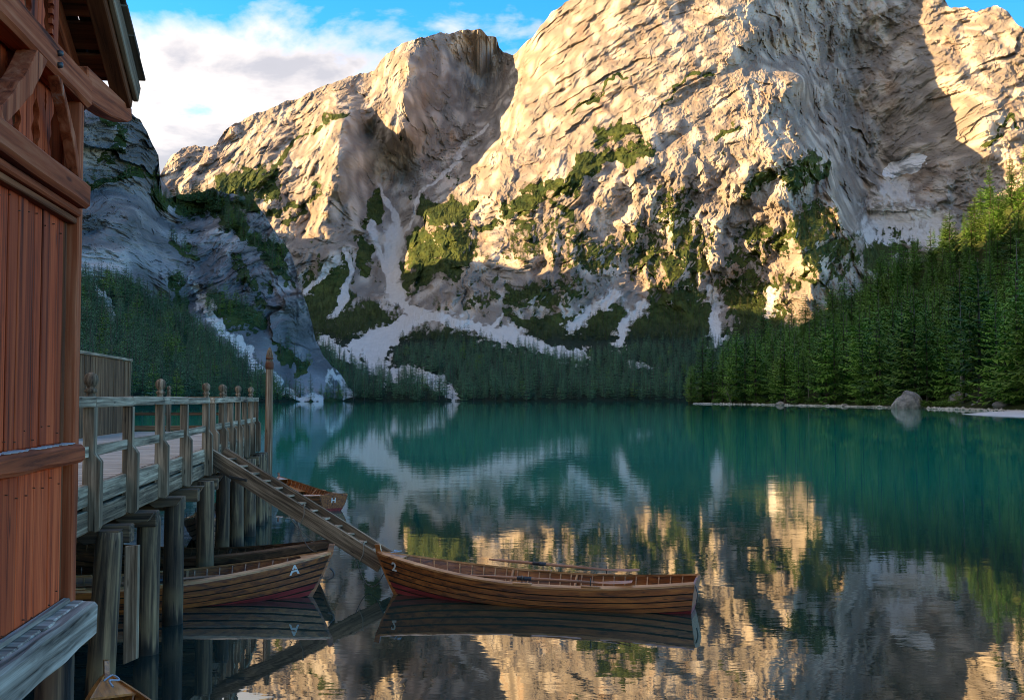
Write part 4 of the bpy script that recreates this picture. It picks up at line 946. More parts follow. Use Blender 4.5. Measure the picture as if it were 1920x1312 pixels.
# carved boards of the upper storey: pierced boards set back behind the frame
def pierced_board(b, w, z0, z1, a, holes):
    """Board with true cut-outs on its edges: holes = [(z, half_height, depth, side)]."""
    pts = []
    def edge(side, up):
        zs = np.linspace(z0, z1, 120) if up else np.linspace(z1, z0, 120)
        for z in zs:
            cut = 0.0
            for hz, hh, dp, sd in holes:
                if sd == side and abs(z - hz) < hh:
                    q = (z - hz) / hh; c_ = dp * math.sqrt(max(0, 1 - q * q)) * (1 + 0.28 * math.cos(q * 9.4)); cut = max(cut, c_)
            pts.append((z, side * (w / 2 - 0.003 - cut)))
    edge(-1, True); edge(1, False)
    return prism('carved_board', pts, ((a, b, 0), (0, 0, 1), (0, 1, 0), (-1, 0, 0), 0.028), 'red_wood', cabin)
bb = -0.20; k = 0
while bb > -3.0:
    w = 0.155
    big = (4.98, 0.17, 0.055); drop_ = [(5.18, .05, .012), (4.86, .06, .014)]
    hl = []
    for sd in (-1, 1):
        if (k + (sd > 0)) % 2 == 0: hl.append((big[0], big[1], big[2], -sd))
        else: hl += [(z, h, d, -sd) for z, h, d in drop_]
    pierced_board(bb - w / 2, w, ZT + .06, ZP + .05, -0.11, hl); bb -= w; k += 1
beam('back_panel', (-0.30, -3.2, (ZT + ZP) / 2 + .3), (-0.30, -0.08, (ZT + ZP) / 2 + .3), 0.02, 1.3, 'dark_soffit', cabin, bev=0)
# plate along the wall, running on past the corner to carry the roof
beam('plate', (-0.045, -3.2, ZP), (-0.045, 0.05, ZP), 0.14, 0.17, 'red_timber', cabin, bev=0.02, rough=0.006)
prism('plate_end', [(0.0, -.10), (0.55, -.10), (1.0, -.07), (1.12, -.04), (1.12, .045), (0.0, .10)], ((0.005, 0.055, ZP + .06), (0, 1, .105), (0, -.105, 1), (-1, 0, 0), 0.10), 'red_timber', cabin, 0.008)
for zz in (ZP + .02, ZP - .04):
    rod('bolt', (0.02, -0.62, zz + .0), (0.05, -0.62, zz), [(.016, 0), (.016, .8), (.008, 1)], 'iron', cabin, 8)
# knee braces between trim and plate, sawn to a curve
def brace(b_low, b_high, a, w=0.10, th=0.07, sag_=0.10):
    n = 12; pts_l = []; pts_r = []
    for i in range(n + 1):
        q = i / n; b = b_low + (b_high - b_low) * q; z = ZT + .07 + (ZP - .085 - ZT - .07) * q
        cv = sag_ * math.sin(q * math.pi) * (1 if b_high < b_low else -1)
        bump_ = 0.018 * (1 if 0.42 < q < 0.58 else 0)
        pts_l.append((z, b + cv - w / 2 - bump_)); pts_r.append((z, b + cv + w / 2 + bump_))
    return prism('brace', pts_l + pts_r[::-1], ((a, 0, 0), (0, 0, 1), (0, 1, 0), (-1, 0, 0), th), 'red_timber', cabin, 0.004)
brace(-0.13, -0.56, 0.02, 0.07, 0.06, 0.05)
brace(-1.50, -0.92, 0.04, 0.16, 0.10, -0.05)
brace(-1.55, -2.3, 0.05, 0.18, 0.12, 0.05)
# gable boards above the plate, notched edge board
for i in range(14):
    b1 = -0.36 - i * 0.17
    pierced_board(b1, 0.165, ZP + .06, ZP + 0.10 + 0.573 * (-b1 + 1.0), -0.13, [(ZP + .38, .16, .06, -1 if i % 2 else 1)])
pts = []
for i in range(13):
    z = ZP + .07 + i * .055; pts += [(z, -.055), (z + .0275, -.055), (z + .0275, -.022), (z + .054, -.022)]
pts += [(ZP + .07 + 13 * .055, .06), (ZP + .07, .06)]
prism('notched_board', pts, ((-0.105, -0.225, 0), (0, 0, 1), (0, 1, 0), (-1, 0, 0), 0.022), 'red_wood', cabin)
# roof: slopes down to the far eave; rafters, soffit boards, verge board and rows of shingles
TP = math.tan(R(30)); RA = 0.055          # verge stands this far out from the wall
E_B, E_Z = 1.08, 5.57                     # eave end at the lake-side corner
def roof_pt(a, b, off=0.0):               # b runs from the eave end towards the camera (negative)
    return (a, E_B + b, E_Z - b * TP + off)
def roof_beam(name, a, b0, b1, w, h, mat, off=0.0, **kw): return beam(name, roof_pt(a, b0, off), roof_pt(a, b1, off), w, h, mat, cabin, **kw)
roof_beam('verge_board', RA, 0.0, -4.2, 0.035, 0.13, 'weathered_verge', 0.055, bev=0.006, rough=0.003)
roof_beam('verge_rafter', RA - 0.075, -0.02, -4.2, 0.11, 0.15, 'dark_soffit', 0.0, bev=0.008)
roof_beam('rafter', RA - 0.36, -0.05, -4.2, 0.11, 0.16, 'red_timber', -0.05, bev=0.008)
roof_beam('rafter', RA - 1.2, -0.05, -4.2, 0.11, 0.16, 'red_timber', -0.05, bev=0.008)
k = 0; b = -0.02
while b > -4.1:
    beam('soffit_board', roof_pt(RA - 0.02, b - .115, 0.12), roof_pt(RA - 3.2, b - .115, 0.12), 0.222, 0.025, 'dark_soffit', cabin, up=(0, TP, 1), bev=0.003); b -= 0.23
for i in range(20):
    b = 0.03 - i * 0.205
    for j in range(4 if i < 12 else 2):
        a1 = RA + 0.055 - j * 0.16 - CR.uniform(0, .012)
        p0 = Vector(roof_pt(a1 - 0.08, b - .36, 0.165)); p1 = Vector(roof_pt(a1 - 0.08, b + CR.uniform(0, .03), 0.185 + CR.uniform(0, .012)))
        beam('shingle', p0, p1, 0.152, 0.018, 'shingle_wood', cabin, up=(0, TP, 1), bev=0.002)
# far end wall of the boathouse
for i in range(22):
    beam('end_board', (-0.17 - i * .14, -0.03, ZB), (-0.17 - i * .14, -0.03, ZP + .1), 0.132, 0.028, 'red_wood', cabin, up=(0, 1, 0), bev=0.004)
# ledge: heavy weathered beam, short planks across it, strip against the wall
beam('ledge_beam', (0.075, -3.2, ZB - .095), (0.075, -0.02, ZB - .085), 0.09, 0.20, 'pale_timber', cabin, bev=0.018, rough=0.009)
b = -0.04; k = 0
while b > -3.1:
    w = 0.19 * CR.uniform(.8, 1.2); out = CR.uniform(-.03, .02)
    beam('ledge_plank', (-0.06, b - w / 2, ZB + .008), (0.055 + out, b - w / 2, ZB + .004), w - .01, 0.035, 'pale_timber', cabin, bev=0.006); b -= w
beam('ledge_strip', (-0.015, -3.2, ZB + .04), (-0.015, -0.12, ZB + .038), 0.035, 0.025, 'pale_timber', cabin, bev=0.004, rough=0.003)
rod('pile', (-0.06, -0.16, -1.4), (-0.06, -0.16, ZB - .19), [(.105, 0), (.10, .6), (.10, 1)], 'pile_wood', cabin, 10, .03, 91)
rod('pile', (-0.06, -1.9, -1.4), (-0.06, -1.9, ZB - .19), [(.105, 0), (.10, .6), (.10, 1)], 'pile_wood', cabin, 10, .03, 92)
beam('lower_beam', (0.0, -1.6, ZB - .52), (0.0, -0.28, ZB - .52), 0.16, 0.09, 'pile_wood', cabin, bev=0.012, rough=.006)
rod('stub_pile', (0.03, -0.24, -1.4), (0.03, -0.24, ZB - .50), [(.08, 0), (.085, .6), (.08, .97), (.06, 1)], 'pale_timber', cabin, 9, .04, 93)

# ------------------------------------------------------------------ rowing boats: X from stern to bow, Y to port, Z up from the waterline
BL = 5.95; NS = 7
def b_half(s):
    if s < 0.45: return 0.46 + (0.71 - 0.46) * math.sin(min(1, (s + .02) / 0.45) * math.pi / 2)
    q = (s - 0.45) / 0.55; return 0.71 * (1 - q ** 2.3) ** 0.92 + 0.018
def b_sheer(s): return 0.415 + 0.13 * max(0, (0.4 - s) / 0.4) ** 2 + 0.36 * max(0, (s - 0.4) / 0.6) ** 2.1
def b_keel(s): return -0.17 + 0.10 * max(0, (0.25 - s) / 0.25) ** 2 + 0.10 * max(0, (s - .72) / .28) ** 2
def hull(s, w, side, out=0.0):
    """Point on the planking: s along the boat, w from keel 0 to gunwale 1."""
    k = 0.50 + 0.62 * max(0, (s - 0.5) / 0.5) ** 2
    y = b_half(s) * (max(w, 0.0) ** k) + out * 0.85 + 0.012; zk, zg = b_keel(s), b_sheer(s)
    z = zk + (zg - zk) * (w ** (1.55 - 0.5 * max(0, (s - .5) / .5))) - out * 0.45
    x = s * (BL - 0.42) + 0.42 * (s ** 6) * (w ** 0.9) * 1.0 - 0.10 * (1 - s) ** 8 * w
    return Vector((x, side * y, z))
STN = [0, .04, .1, .18, .26, .34, .42, .5, .58, .66, .74, .81, .87, .92, .96, .985, 1.0]
def strake_mesh(i, side):
    w0 = i / NS; w1 = (i + 1) / NS + 0.012; v = []; f = []
    for s in STN:
        fade = 1 - max(0, (s - .9) / .1) * .85
        lo = 0.036 * fade; hi = 0.002 * fade; th = 0.020
        v += [hull(s, w0, side, lo), hull(s, (w0 + w1) / 2, side, (lo + hi) / 2 + .002), hull(s, w1, side, hi), hull(s, w1, side, hi - th), hull(s, (w0 + w1) / 2, side, (lo + hi) / 2 - th), hull(s, w0, side, lo - th)]
    n = 6
    for a in range(len(STN) - 1):
        for k in range(n):
            q = (a * n + k, a * n + (k + 1) % n, (a + 1) * n + (k + 1) % n, (a + 1) * n + k); f.append(q if side < 0 else q[::-1])
    f.append([k for k in range(n)] if side > 0 else [k for k in range(n)][::-1])
    e = (len(STN) - 1) * n; f.append([e + k for k in range(n)][::-1] if side > 0 else [e + k for k in range(n)])
    me = mesh_from('strake', v, f)
    bm = bmesh.new(); bm.from_mesh(me); bmesh.ops.recalc_face_normals(bm, faces=bm.faces); bm.to_mesh(me); bm.free(); return me
def strip(points_a, points_b, thick, name='strip'):
    """A curved board between two edge lines, with thickness downwards."""
    v = []; f = []
    for a, b_ in zip(points_a, points_b): v += [a, b_, b_ - Vector((0, 0, thick)), a - Vector((0, 0, thick))]
    for i in range(len(points_a) - 1):
        for k in range(4): f.append((i * 4 + k, i * 4 + (k + 1) % 4, (i + 1) * 4 + (k + 1) % 4, (i + 1) * 4 + k))
    f.append((0, 1, 2, 3)); e = (len(points_a) - 1) * 4; f.append((e + 3, e + 2, e + 1, e))
    me = mesh_from(name, v, f); bm = bmesh.new(); bm.from_mesh(me); bmesh.ops.recalc_face_normals(bm, faces=bm.faces); bm.to_mesh(me); bm.free(); return me
BM = {}
def boat_mesh(key, fn):
    if key not in BM: BM[key] = fn()
    return BM[key]
def rib_mesh(s):
    pts = []
    for side in (-1, 1):
        ws = np.linspace(1, 0.02, 9) if side < 0 else np.linspace(0.02, 1, 9)
        pts += [hull(s, w, side, -0.016) for w in ws]
    v = []; f = []
    for p in pts: v += [p + Vector((-.011, 0, 0)), p + Vector((.011, 0, 0)), p + Vector((.011, -math.copysign(.016, p.y), .008)), p + Vector((-.011, -math.copysign(.016, p.y), .008))]
    for i in range(len(pts) - 1):
        for k in range(4): f.append((i * 4 + k, i * 4 + (k + 1) % 4, (i + 1) * 4 + (k + 1) % 4, (i + 1) * 4 + k))
    return mesh_from('rib', v, f)
def transom_poly(w0, w1):
    ws = np.linspace(w0, w1, 8); return [(hull(0, w, 1, 0).y - .004, hull(0, w, 1, 0).z) for w in ws]
def transom_mesh(w0, w1, top):
    r_ = transom_poly(w0, w1); pts = [(y, z) for y, z in r_]
    if top: pts += [(0.30, b_sheer(0) + .03), (0.12, b_sheer(0) + .06)]
    pts = pts + [(-y, z) for y, z in reversed(pts)]; n = len(pts); v = []
    for th in (-0.012, 0.022): v += [(-0.10 * max(0, (z - b_keel(0)) / (b_sheer(0) - b_keel(0))) + th - .004, y, z) for y, z in pts]
    f = [list(range(n)), [n + k for k in range(n)][::-1]] + [(i, n + i, n + (i + 1) % n, (i + 1) % n) for i in range(n)]
    me = mesh_from('transom', v, f); bm = bmesh.new(); bm.from_mesh(me); bmesh.ops.recalc_face_normals(bm, faces=bm.faces); bm.to_mesh(me); bm.free(); return me
def letter_on(boat, ch, s, w, side, size, mat='white_paint'):
    cu = bpy.data.curves.new('letter', 'FONT'); cu.body = ch; cu.size = size; cu.align_x = 'CENTER'; cu.align_y = 'CENTER'; cu.extrude = 0.0012; cu.offset = 0.006
    tmp = bpy.data.objects.new('letter_curve', cu); COL.objects.link(tmp); dg = bpy.context.evaluated_depsgraph_get()
    me = bpy.data.meshes.new_from_object(tmp.evaluated_get(dg)); bpy.data.objects.remove(tmp)
    me.materials.clear(); me.materials.append(MATS[mat])
    if side == 0:                                  # on the transom, read from astern
        x = Vector((0, -1, 0)); up = Vector((-0.10 / 0.6, 0, 1)).normalized(); nrm = x.cross(up); p = Vector((-0.075, 0, b_keel(0) + (b_sheer(0) - b_keel(0)) * w)) + nrm * .012
    else:
        p = hull(s, w, side, 0.016); x = (hull(s - .01, w, side, .0) - hull(s + .01, w, side, .0)).normalized(); x = x if side > 0 else -x
        up = (hull(s, w + .05, side, 0) - hull(s, w - .05, side, 0)).normalized(); nrm = x.cross(up).normalized(); up = nrm.cross(x); p = p + nrm * 0.010
    m = Matrix((x, up, nrm)).transposed().to_4x4(); m.translation = p
    return link('painted_letter', me, None, boat, m)
def make_boat(bow, heading, label, wood_='varnish', inside='varnish_inside', trim='gunwale_wood', red=3, name='rowing_boat', pitch=0.0, seats=True, scale=1.0):
    h = Vector((heading[0], heading[1], 0)).normalized(); rz = math.atan2(h.y, h.x)
    org = Vector((bow[0], bow[1], 0)) - h * (BL - 0.42) * scale
    t = empty(name, (org.x, org.y, 0), rz, label=label, cat='boat', group='wooden rowing boats at the jetty'); t.scale = (scale,) * 3; t.rotation_euler = (0, pitch, rz)
    for side in (-1, 1):
        for i in range(NS):
            mt = 'red_paint' if i < red else wood_
            me = boat_mesh(('strake', i, side, mt), lambda: strake_mesh(i, side)); link('strake', me, mt, t)
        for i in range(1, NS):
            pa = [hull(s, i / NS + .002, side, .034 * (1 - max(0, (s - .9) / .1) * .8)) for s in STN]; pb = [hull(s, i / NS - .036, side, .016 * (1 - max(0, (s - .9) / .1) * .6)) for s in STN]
            link('lap_shade', boat_mesh(('shade_strip', i, side), lambda: strip(pa, pb, 0.004)), 'lap_shade_dark', t)  # thin dark strips: the shade under each plank lap, put in as colour
        pa = [hull(s, 1.0, side, 0.030) + Vector((0, 0, .018)) for s in STN]; pb = [hull(s, 1.0, side, -0.045) + Vector((0, 0, .018)) for s in STN]
        link('gunwale', boat_mesh(('gun', side, trim), lambda: strip(pa, pb, 0.034)), trim, t)
        pa = [hull(s, .74, side, -0.014) for s in STN[1:-3]]; pb = [hull(s, .74, side, -0.05) for s in STN[1:-3]]
        link('riser', boat_mesh(('riser', side, inside), lambda: strip(pa, pb, 0.03)), inside, t)
    for s in [0.05 + .037 * k for k in range(25)]:
        link('rib', boat_mesh(('rib', round(s, 3), trim), lambda: rib_mesh(s)), trim, t)
    link('transom', boat_mesh(('tr', wood_), lambda: transom_mesh(.43, 1, True)), wood_, t)
    link('transom_foot', boat_mesh(('trf', red > 0), lambda: transom_mesh(.02, .43, False)), 'red_paint' if red else wood_, t)
    # stem: curved timber with a raised head
    def stem():
        pts = [(hull(1, w, 1).x + .01, hull(1, w, 1).z) for w in np.linspace(0, 1, 10)] + [(BL + .05, b_sheer(1) + .07), (BL + .075, b_sheer(1) + .15)]
        inn = [(BL - .03, b_sheer(1) + .16), (BL - .055, b_sheer(1) + .05)] + [(hull(1, w, 1).x - .075, hull(1, w, 1).z) for w in np.linspace(1, 0, 8)]
        P_ = [(x + (.035 if i < len(pts) - 2 else 0), z) for i, (x, z) in enumerate(pts)] + inn; n = len(P_)
        v = [(x, -.024, z) for x, z in P_] + [(x, .024, z) for x, z in P_]
        f = [list(range(n)), [n + k for k in range(n)][::-1]] + [(i, n + i, n + (i + 1) % n, (i + 1) % n) for i in range(n)]
        me = mesh_from('stem', v, f); bm = bmesh.new(); bm.from_mesh(me); bmesh.ops.recalc_face_normals(bm, faces=bm.faces); bm.to_mesh(me); bm.free(); return me
    link('stem', boat_mesh(('stem', wood_), stem), wood_, t)
    kp = [Vector((x, 0, b_keel(min(1, x / BL)) + .005)) for x in np.linspace(-.01, BL - .45, 12)]
    link('keel', boat_mesh(('keel', red > 0), lambda: strip([p + Vector((0, .02, 0)) for p in kp], [p - Vector((0, .02, 0)) for p in kp], .05)), 'red_paint' if red else wood_, t)
    # breasthook deck at the bow, stern sheet, thwarts, floor boards
    def deckpoly(s0, s1, zoff, n=8):
        ss = np.linspace(s0, s1, n); a_ = [hull(s, 1, 1, -.03) + Vector((0, 0, zoff)) for s in ss]; b_ = [hull(s, 1, -1, -.03) + Vector((0, 0, zoff)) for s in ss]; return strip(a_, b_, .022)
    link('bow_deck', boat_mesh(('bowdeck', trim), lambda: deckpoly(.93, .995, .004)), trim, t)
    def flat(s0, s1, w, th=.026):
        ss = np.linspace(s0, s1, 5); return strip([hull(s, w, 1, -.03) for s in ss], [hull(s, w, -1, -.03) for s in ss], th)
    if seats:
        link('stern_seat', boat_mesh(('ss', inside), lambda: flat(.02, .20, .77)), 'varnish_bright' if inside != 'old_boat' else inside, t)
        for s in (.36, .57):
            link('thwart', boat_mesh(('thw', s, inside), lambda: flat(s, s + .045, .77)), 'varnish_bright' if inside != 'old_boat' else inside, t)
        link('bow_seat', boat_mesh(('bs', inside), lambda: flat(.74, .90, .77)), 'varnish_bright' if inside != 'old_boat' else inside, t)
        for s in (.40, .62):                    # knees that brace the thwarts, and the rowlock pads with their pins
            for side in (-1, 1):
                k0 = hull(s, .98, side, -.03); k1 = hull(s, .72, side, -.03); k1.y *= .80
                beam('knee', k0, k1, .03, .045, trim, t, up=(1, 0, 0), bev=.004)
        for s in (.30, .52):
            for side in (-1, 1):
                p = hull(s, 1, side, 0) + Vector((0, 0, .018)); beam('rowlock_pad', p + Vector((-.17, -.02 * side, .012)), p + Vector((.17, -.02 * side, .012)), .085, .026, trim, t, bev=.008)
                rod('rowlock_pin', p + Vector((0, 0, .02)), p + Vector((0, 0, .16)), [(.009, 0), (.009, .5), (.012, .55), (.012, .7), (.008, 1)], 'iron', t, 7)
    for k in range(-2, 3):
        zf = -.085 + .006 * abs(k)
        beam('floor_board', (.4, k * .125, zf), (4.5, k * .105, zf), .105, .016, inside, t, bev=.003)
    return t
def on_boat(t, x, y, z): return Matrix.LocRotScale(t.location, t.rotation_euler, t.scale) @ Vector((x, y, z))

boat2 = make_boat((-2.08, 19.75), (-5.50, 1.62), 'varnished wooden rowing boat numbered 2 floating clear of the jetty', scale=0.965)
letter_on(boat2, '2', .957, .80, 1, .24)
boatA = make_boat((-3.72, 19.55), (.955, .30), 'varnished rowing boat with red bottom lettered A, bow out from under jetty')
letter_on(boatA, 'A', .915, .84, -1, .27)
boatC = make_boat((-3.95, 21.35), (.98, -.20), 'dark old rowing boat just behind the boat lettered A', 'old_boat', 'old_boat', 'old_boat', 2)
hb = Vector((-.5, .87)).normalized() * 5.2
boatH = make_boat((-5.72 + hb.x, 34.2 + hb.y), (-.5, .87), 'small rowing boat lettered H on its stern beyond the stairs', scale=0.94)
letter_on(boatH, 'H', 0, .70, 0, .24)
boatB = make_boat((-3.93, 10.62), (-.47, .88), 'orange varnished rowing boat in the bottom corner, only its bow showing', 'varnish_bright', 'varnish_inside', 'varnish_bright', 2, seats=False)
bq = put(OJ, -0.75, 9.0)
boatU = make_boat(bq, (math.sin(TH), -math.cos(TH)), 'rowing boat half hidden among the piles under the jetty', 'old_boat', 'old_boat', 'varnish', 2)

# oars: things lying in the boats
def make_oar(t, p_handle, p_tip, roll, label):
    a = on_boat(t, *p_handle); b_ = on_boat(t, *p_tip); L_ = (b_ - a).length
    e = empty('oar', tuple(a), 0, label=label, cat='oar', group='oars')
    m = frame_matrix((0, 0, 0), tuple(b_ - a)); m.translation = Vector((0, 0, 0)); m = m @ Matrix.Rotation(roll, 4, 'X')
    e.matrix_world = Matrix.Translation(a) @ m
    rod('shaft', (0, 0, 0), (L_ * .80, 0, 0), [(.017, 0), (.019, .05), (.017, .06), (.026, .12), (.026, .7), (.020, 1)], 'oar_wood', e, 10)
    rod('collar', (L_ * .30, 0, 0), (L_ * .39, 0, 0), [(.030, 0), (.034, .08), (.034, .5), (.040, .52), (.040, .58), (.034, .6), (.034, .92), (.030, 1)], 'leather', e, 10)
    v = []; f = []; N_ = 9
    for i in range(N_):
        q = i / (N_ - 1); x = L_ * (.74 + .26 * q); w = .020 + .055 * smooth(0, .55, np.array(q)) - .008 * (q > .95); th = .017 * (1 - q) + .005; cu = .05 * q * q
        v += [(x, -w, cu + .3 * w * w), (x, 0, cu - th), (x, w, cu + .3 * w * w), (x, 0, cu + th)]
    for i in range(N_ - 1):
        for k in range(4): f.append((i * 4 + k, i * 4 + (k + 1) % 4, (i + 1) * 4 + (k + 1) % 4, (i + 1) * 4 + k))
    f.append((3, 2, 1, 0)); e_ = (N_ - 1) * 4; f.append((e_, e_ + 1, e_ + 2, e_ + 3))
    link('blade', mesh_from('blade', v, f), 'oar_wood', e); return e
bpx = BL
make_oar(boat2, (3.95, -.70, .63), (1.02, -.62, .52), R(8), 'wooden oar along the far gunwale of the boat numbered 2')
make_oar(boat2, (3.95, .42, .50), (.95, .55, .50), R(10), 'wooden oar with broad blade along the near gunwale of boat numbered 2')
make_oar(boatA, (4.05, -.32, .50), (.9, -.30, .40), R(20), 'orange wooden oar lying in the boat lettered A')

# ropes and chains
def catmull(pts, k=5):
    pts = [Vector(p_) for p_ in pts]; P_ = [pts[0]] + pts + [pts[-1]]; out = []
    for i in range(1, len(P_) - 2):
        a, b_, c_, d_ = P_[i - 1:i + 3]
        for q in range(k):
            t = q / k; out.append(.5 * ((2 * b_) + (c_ - a) * t + (2 * a - 5 * b_ + 4 * c_ - d_) * t * t + (3 * b_ - a - 3 * c_ + d_) * t ** 3))
    return out + [pts[-1]]
def rope(name, pts, r, mat, label): 
    o = tube(name, catmull(pts), r, mat); tag(o, label, 'rope' if 'rope' in name or 'line' in name else 'chain'); return o
st = lambda q, y, z: Matrix.LocRotScale(stairs.location, stairs.rotation_euler, stairs.scale) @ Vector((run * q, y, -drop * q + z))
def lashing(q, label):
    pts = [st(q, -.295, .20), st(q, -.295, 0), st(q - .02, -.295, -.19), st(q - .02, -.25, -.19), st(q - .02, -.205, -.17), st(q - .01, -.205, .17), st(q, -.25, .19), st(q, -.295, .20)]
    return rope('rope_lashing', pts, .011, 'rope', label)
lashing(.56, 'loop of thin rope tied round the middle of the stairway'); lashing(.90, 'loop of thin rope tied round the foot of the stairway')
rope('mooring_line', sag(st(.53, -.36, -.17), on_boat(boatA, BL - .25, .02, .80), .16), .010, 'iron', 'dark mooring line from the stairway to the boat lettered A')
rope('mooring_line', sag(st(.48, -.36, -.16), on_boat(boatC, BL - .35, -.05, .74), .06), .008, 'rope', 'thin line from the stairway to the dark old boat')
rope('mooring_line', sag(st(.87, -.36, -.17), on_boat(boat2, BL - .12, .03, .38), .36), .009, 'iron', 'slack line from the stairway foot to boat numbered 2')
rope('chain', [on_boat(boatA, BL - .02, -.03, .50), on_boat(boatA, BL + .05, -.05, .42), on_boat(boatA, BL + .04, -.06, .34), on_boat(boatA, BL - .05, -.05, .30)], .018, 'iron', 'short iron chain on the stem of the boat lettered A')
rope('blue_rope', [on_boat(boat2, BL - .40, .10, .80), on_boat(boat2, BL - .33, .0, .83), on_boat(boat2, BL - .36, -.12, .80), on_boat(boat2, BL - .46, -.02, .82), on_boat(boat2, BL - .30, .12, .80)], .010, 'blue_rope', 'blue rope coiled on the bow of the boat numbered 2')
rope('rope', [on_boat(boatB, BL - .28, .06, .80), on_boat(boatB, BL - .22, -.03, .83), on_boat(boatB, BL - .32, -.08, .80), on_boat(boatB, BL - .38, .02, .82), on_boat(boatB, BL - .48, .0, .78)], .010, 'blue_rope', 'pale rope on the bow of the boat in the bottom corner')
rope('chain', [on_boat(boat2, -.10, .30, .50), on_boat(boat2, -.15, .33, .36), on_boat(boat2, -.13, .34, .22)], .012, 'iron', 'short iron chain hanging from the stern of boat numbered 2')

# ------------------------------------------------------------------ right shore: boulders, beach, shrubs, stake, dead tree
def rock_mesh(seed, sub=3, crag=0.20):
    bm = bmesh.new(); bmesh.ops.create_icosphere(bm, subdivisions=sub, radius=1.0); co = np.array([v.co for v in bm.verts])
    n = fbm(co[:, 0] * .9 + seed, co[:, 1] * .9, co[:, 2] * .9, 3, seed, .5); fa = facets(co[:, 0] * 1.6 + seed * 3.1, co[:, 2] * 1.6 + co[:, 1], seed)
    for v, a, c_ in zip(bm.verts, n, fa): v.co *= 1 + crag * 1.3 * a + crag * .28 * c_
    me = bpy.data.meshes.new('rock'); bm.to_mesh(me); bm.free(); me.materials.append(MATS['boulder_rock']); return me
ROCKS = [rock_mesh(k) for k in (3, 7, 12, 19)]
p = survey(1706, 767, 352)
v = []; f = []
bm = bmesh.new(); bmesh.ops.create_icosphere(bm, subdivisions=5, radius=1.0); co = np.array([q.co for q in bm.verts])
n1_ = fbm(co[:, 0] * 1.4, co[:, 1] * 1.4, co[:, 2] * 1.4, 4, 9, .55); fa = facets(co[:, 0] * 2.2 + 4, co[:, 2] * 2.2 + co[:, 1], 9)
for q, a, c_ in zip(bm.verts, n1_, fa):
    x, y, z = q.co; sh = (1 - .26 * max(z, 0) ** 2.4); q.co = Vector((5.3 * x * sh * (1 + .10 * a + .03 * c_) + .35 * z, 3.6 * y * sh * (1 + .1 * a + .03 * c_), (5.9 * max(z, -.25) ** .8 if z > 0 else 5.9 * max(z, -.25)) * (1 + .06 * a + .02 * c_) * (.82 if x < -.3 else 1.0)))
me = bpy.data.meshes.new('boulder'); bm.to_mesh(me); bm.free()
o = link('boulder', me, 'boulder_rock'); o.location = (p.x, 352 + 2, 0.0); tag(o, 'great grey boulder with mossy cracks standing in the water at right', 'boulder')
st_ = survey(1680, 767, 348); o = rod('marker_stake', (st_.x, 348, -1), (st_.x, 348, 2.7), [(.14, 0), (.14, .97), (.1, 1)], 'white_paint', None, 8); tag(o, 'thin white stake in the water beside the great boulder', 'stake')
RS = random.Random(33)
def rock(x, y, d, sx, sy, sz, label, k):
    q = survey(x, y, d); o = link('shore_rock', ROCKS[k % 4], None); o.location = (q.x, q.y, max(q.z, .0)); o.scale = (sx, sy, sz); o.rotation_euler = (RS.uniform(-.2, .2), RS.uniform(-.2, .2), RS.uniform(0, 6.28)); tag(o, label, 'rock', 'rocks along the right shore')
rock(1800, 752, 345, 3.6, 3, 3.2, 'pale rock with a leaning face among the trees behind the beach', 0)
rock(1838, 764, 318, 2.6, 2.2, 2.4, 'dark rock by the water left of the beach', 1)
rock(1862, 762, 310, 2.2, 2, 1.7, 'brownish rock just above the beach', 2)
rock(1893, 763, 290, 4.2, 3, 1.6, 'flat grey rock behind the white beach', 3)
rock(1462, 758.5, 515, 2.3, 2, 1.5, 'pale grey rock on the shore under the trees, far left of the boulder', 1)
rock(1585, 761, 440, 1.5, 1.2, .9, 'small pale rock on the shore between the point and the boulder', 2)
# stones along the waterline: too many and too small to count
vs = []; fs = []
for k in range(900):
    x = RS.uniform(1300, 1930); d = np.interp(x, [1290,1400,1500,1600,1700,1800,1920,2050], [640,570,490,430,370,320,262,215]); y_ = np.interp(x, [q[0] for q in SFOOT], [q[1] for q in SFOOT])
    c = survey(x, y_, d); c.z = RS.uniform(-.1, .35); c.y += RS.uniform(-1.5, 2.5); r_ = RS.uniform(.15, .75) * (1.4 if RS.random() < .1 else 1)
    n0 = len(vs); J = lambda: RS.uniform(.6, 1.2)
    vs += [c + Vector((r_ * J(), 0, 0)), c + Vector((0, r_ * J(), 0)), c + Vector((-r_ * J(), 0, 0)), c + Vector((0, -r_ * J(), 0)), c + Vector((r_ * .3, r_ * .2, r_ * .8 * J())), c + Vector((0, 0, -r_))]
    fs += [(n0, n0 + 1, n0 + 4), (n0 + 1, n0 + 2, n0 + 4), (n0 + 2, n0 + 3, n0 + 4), (n0 + 3, n0, n0 + 4), (n0 + 1, n0, n0 + 5), (n0 + 2, n0 + 1, n0 + 5), (n0 + 3, n0 + 2, n0 + 5), (n0, n0 + 3, n0 + 5)]
o = link('shore_stones', mesh_from('shore_stones', vs, fs), 'gravel'); tag(o, 'pale stones strewn along the right waterline', 'stones', kind='stuff')
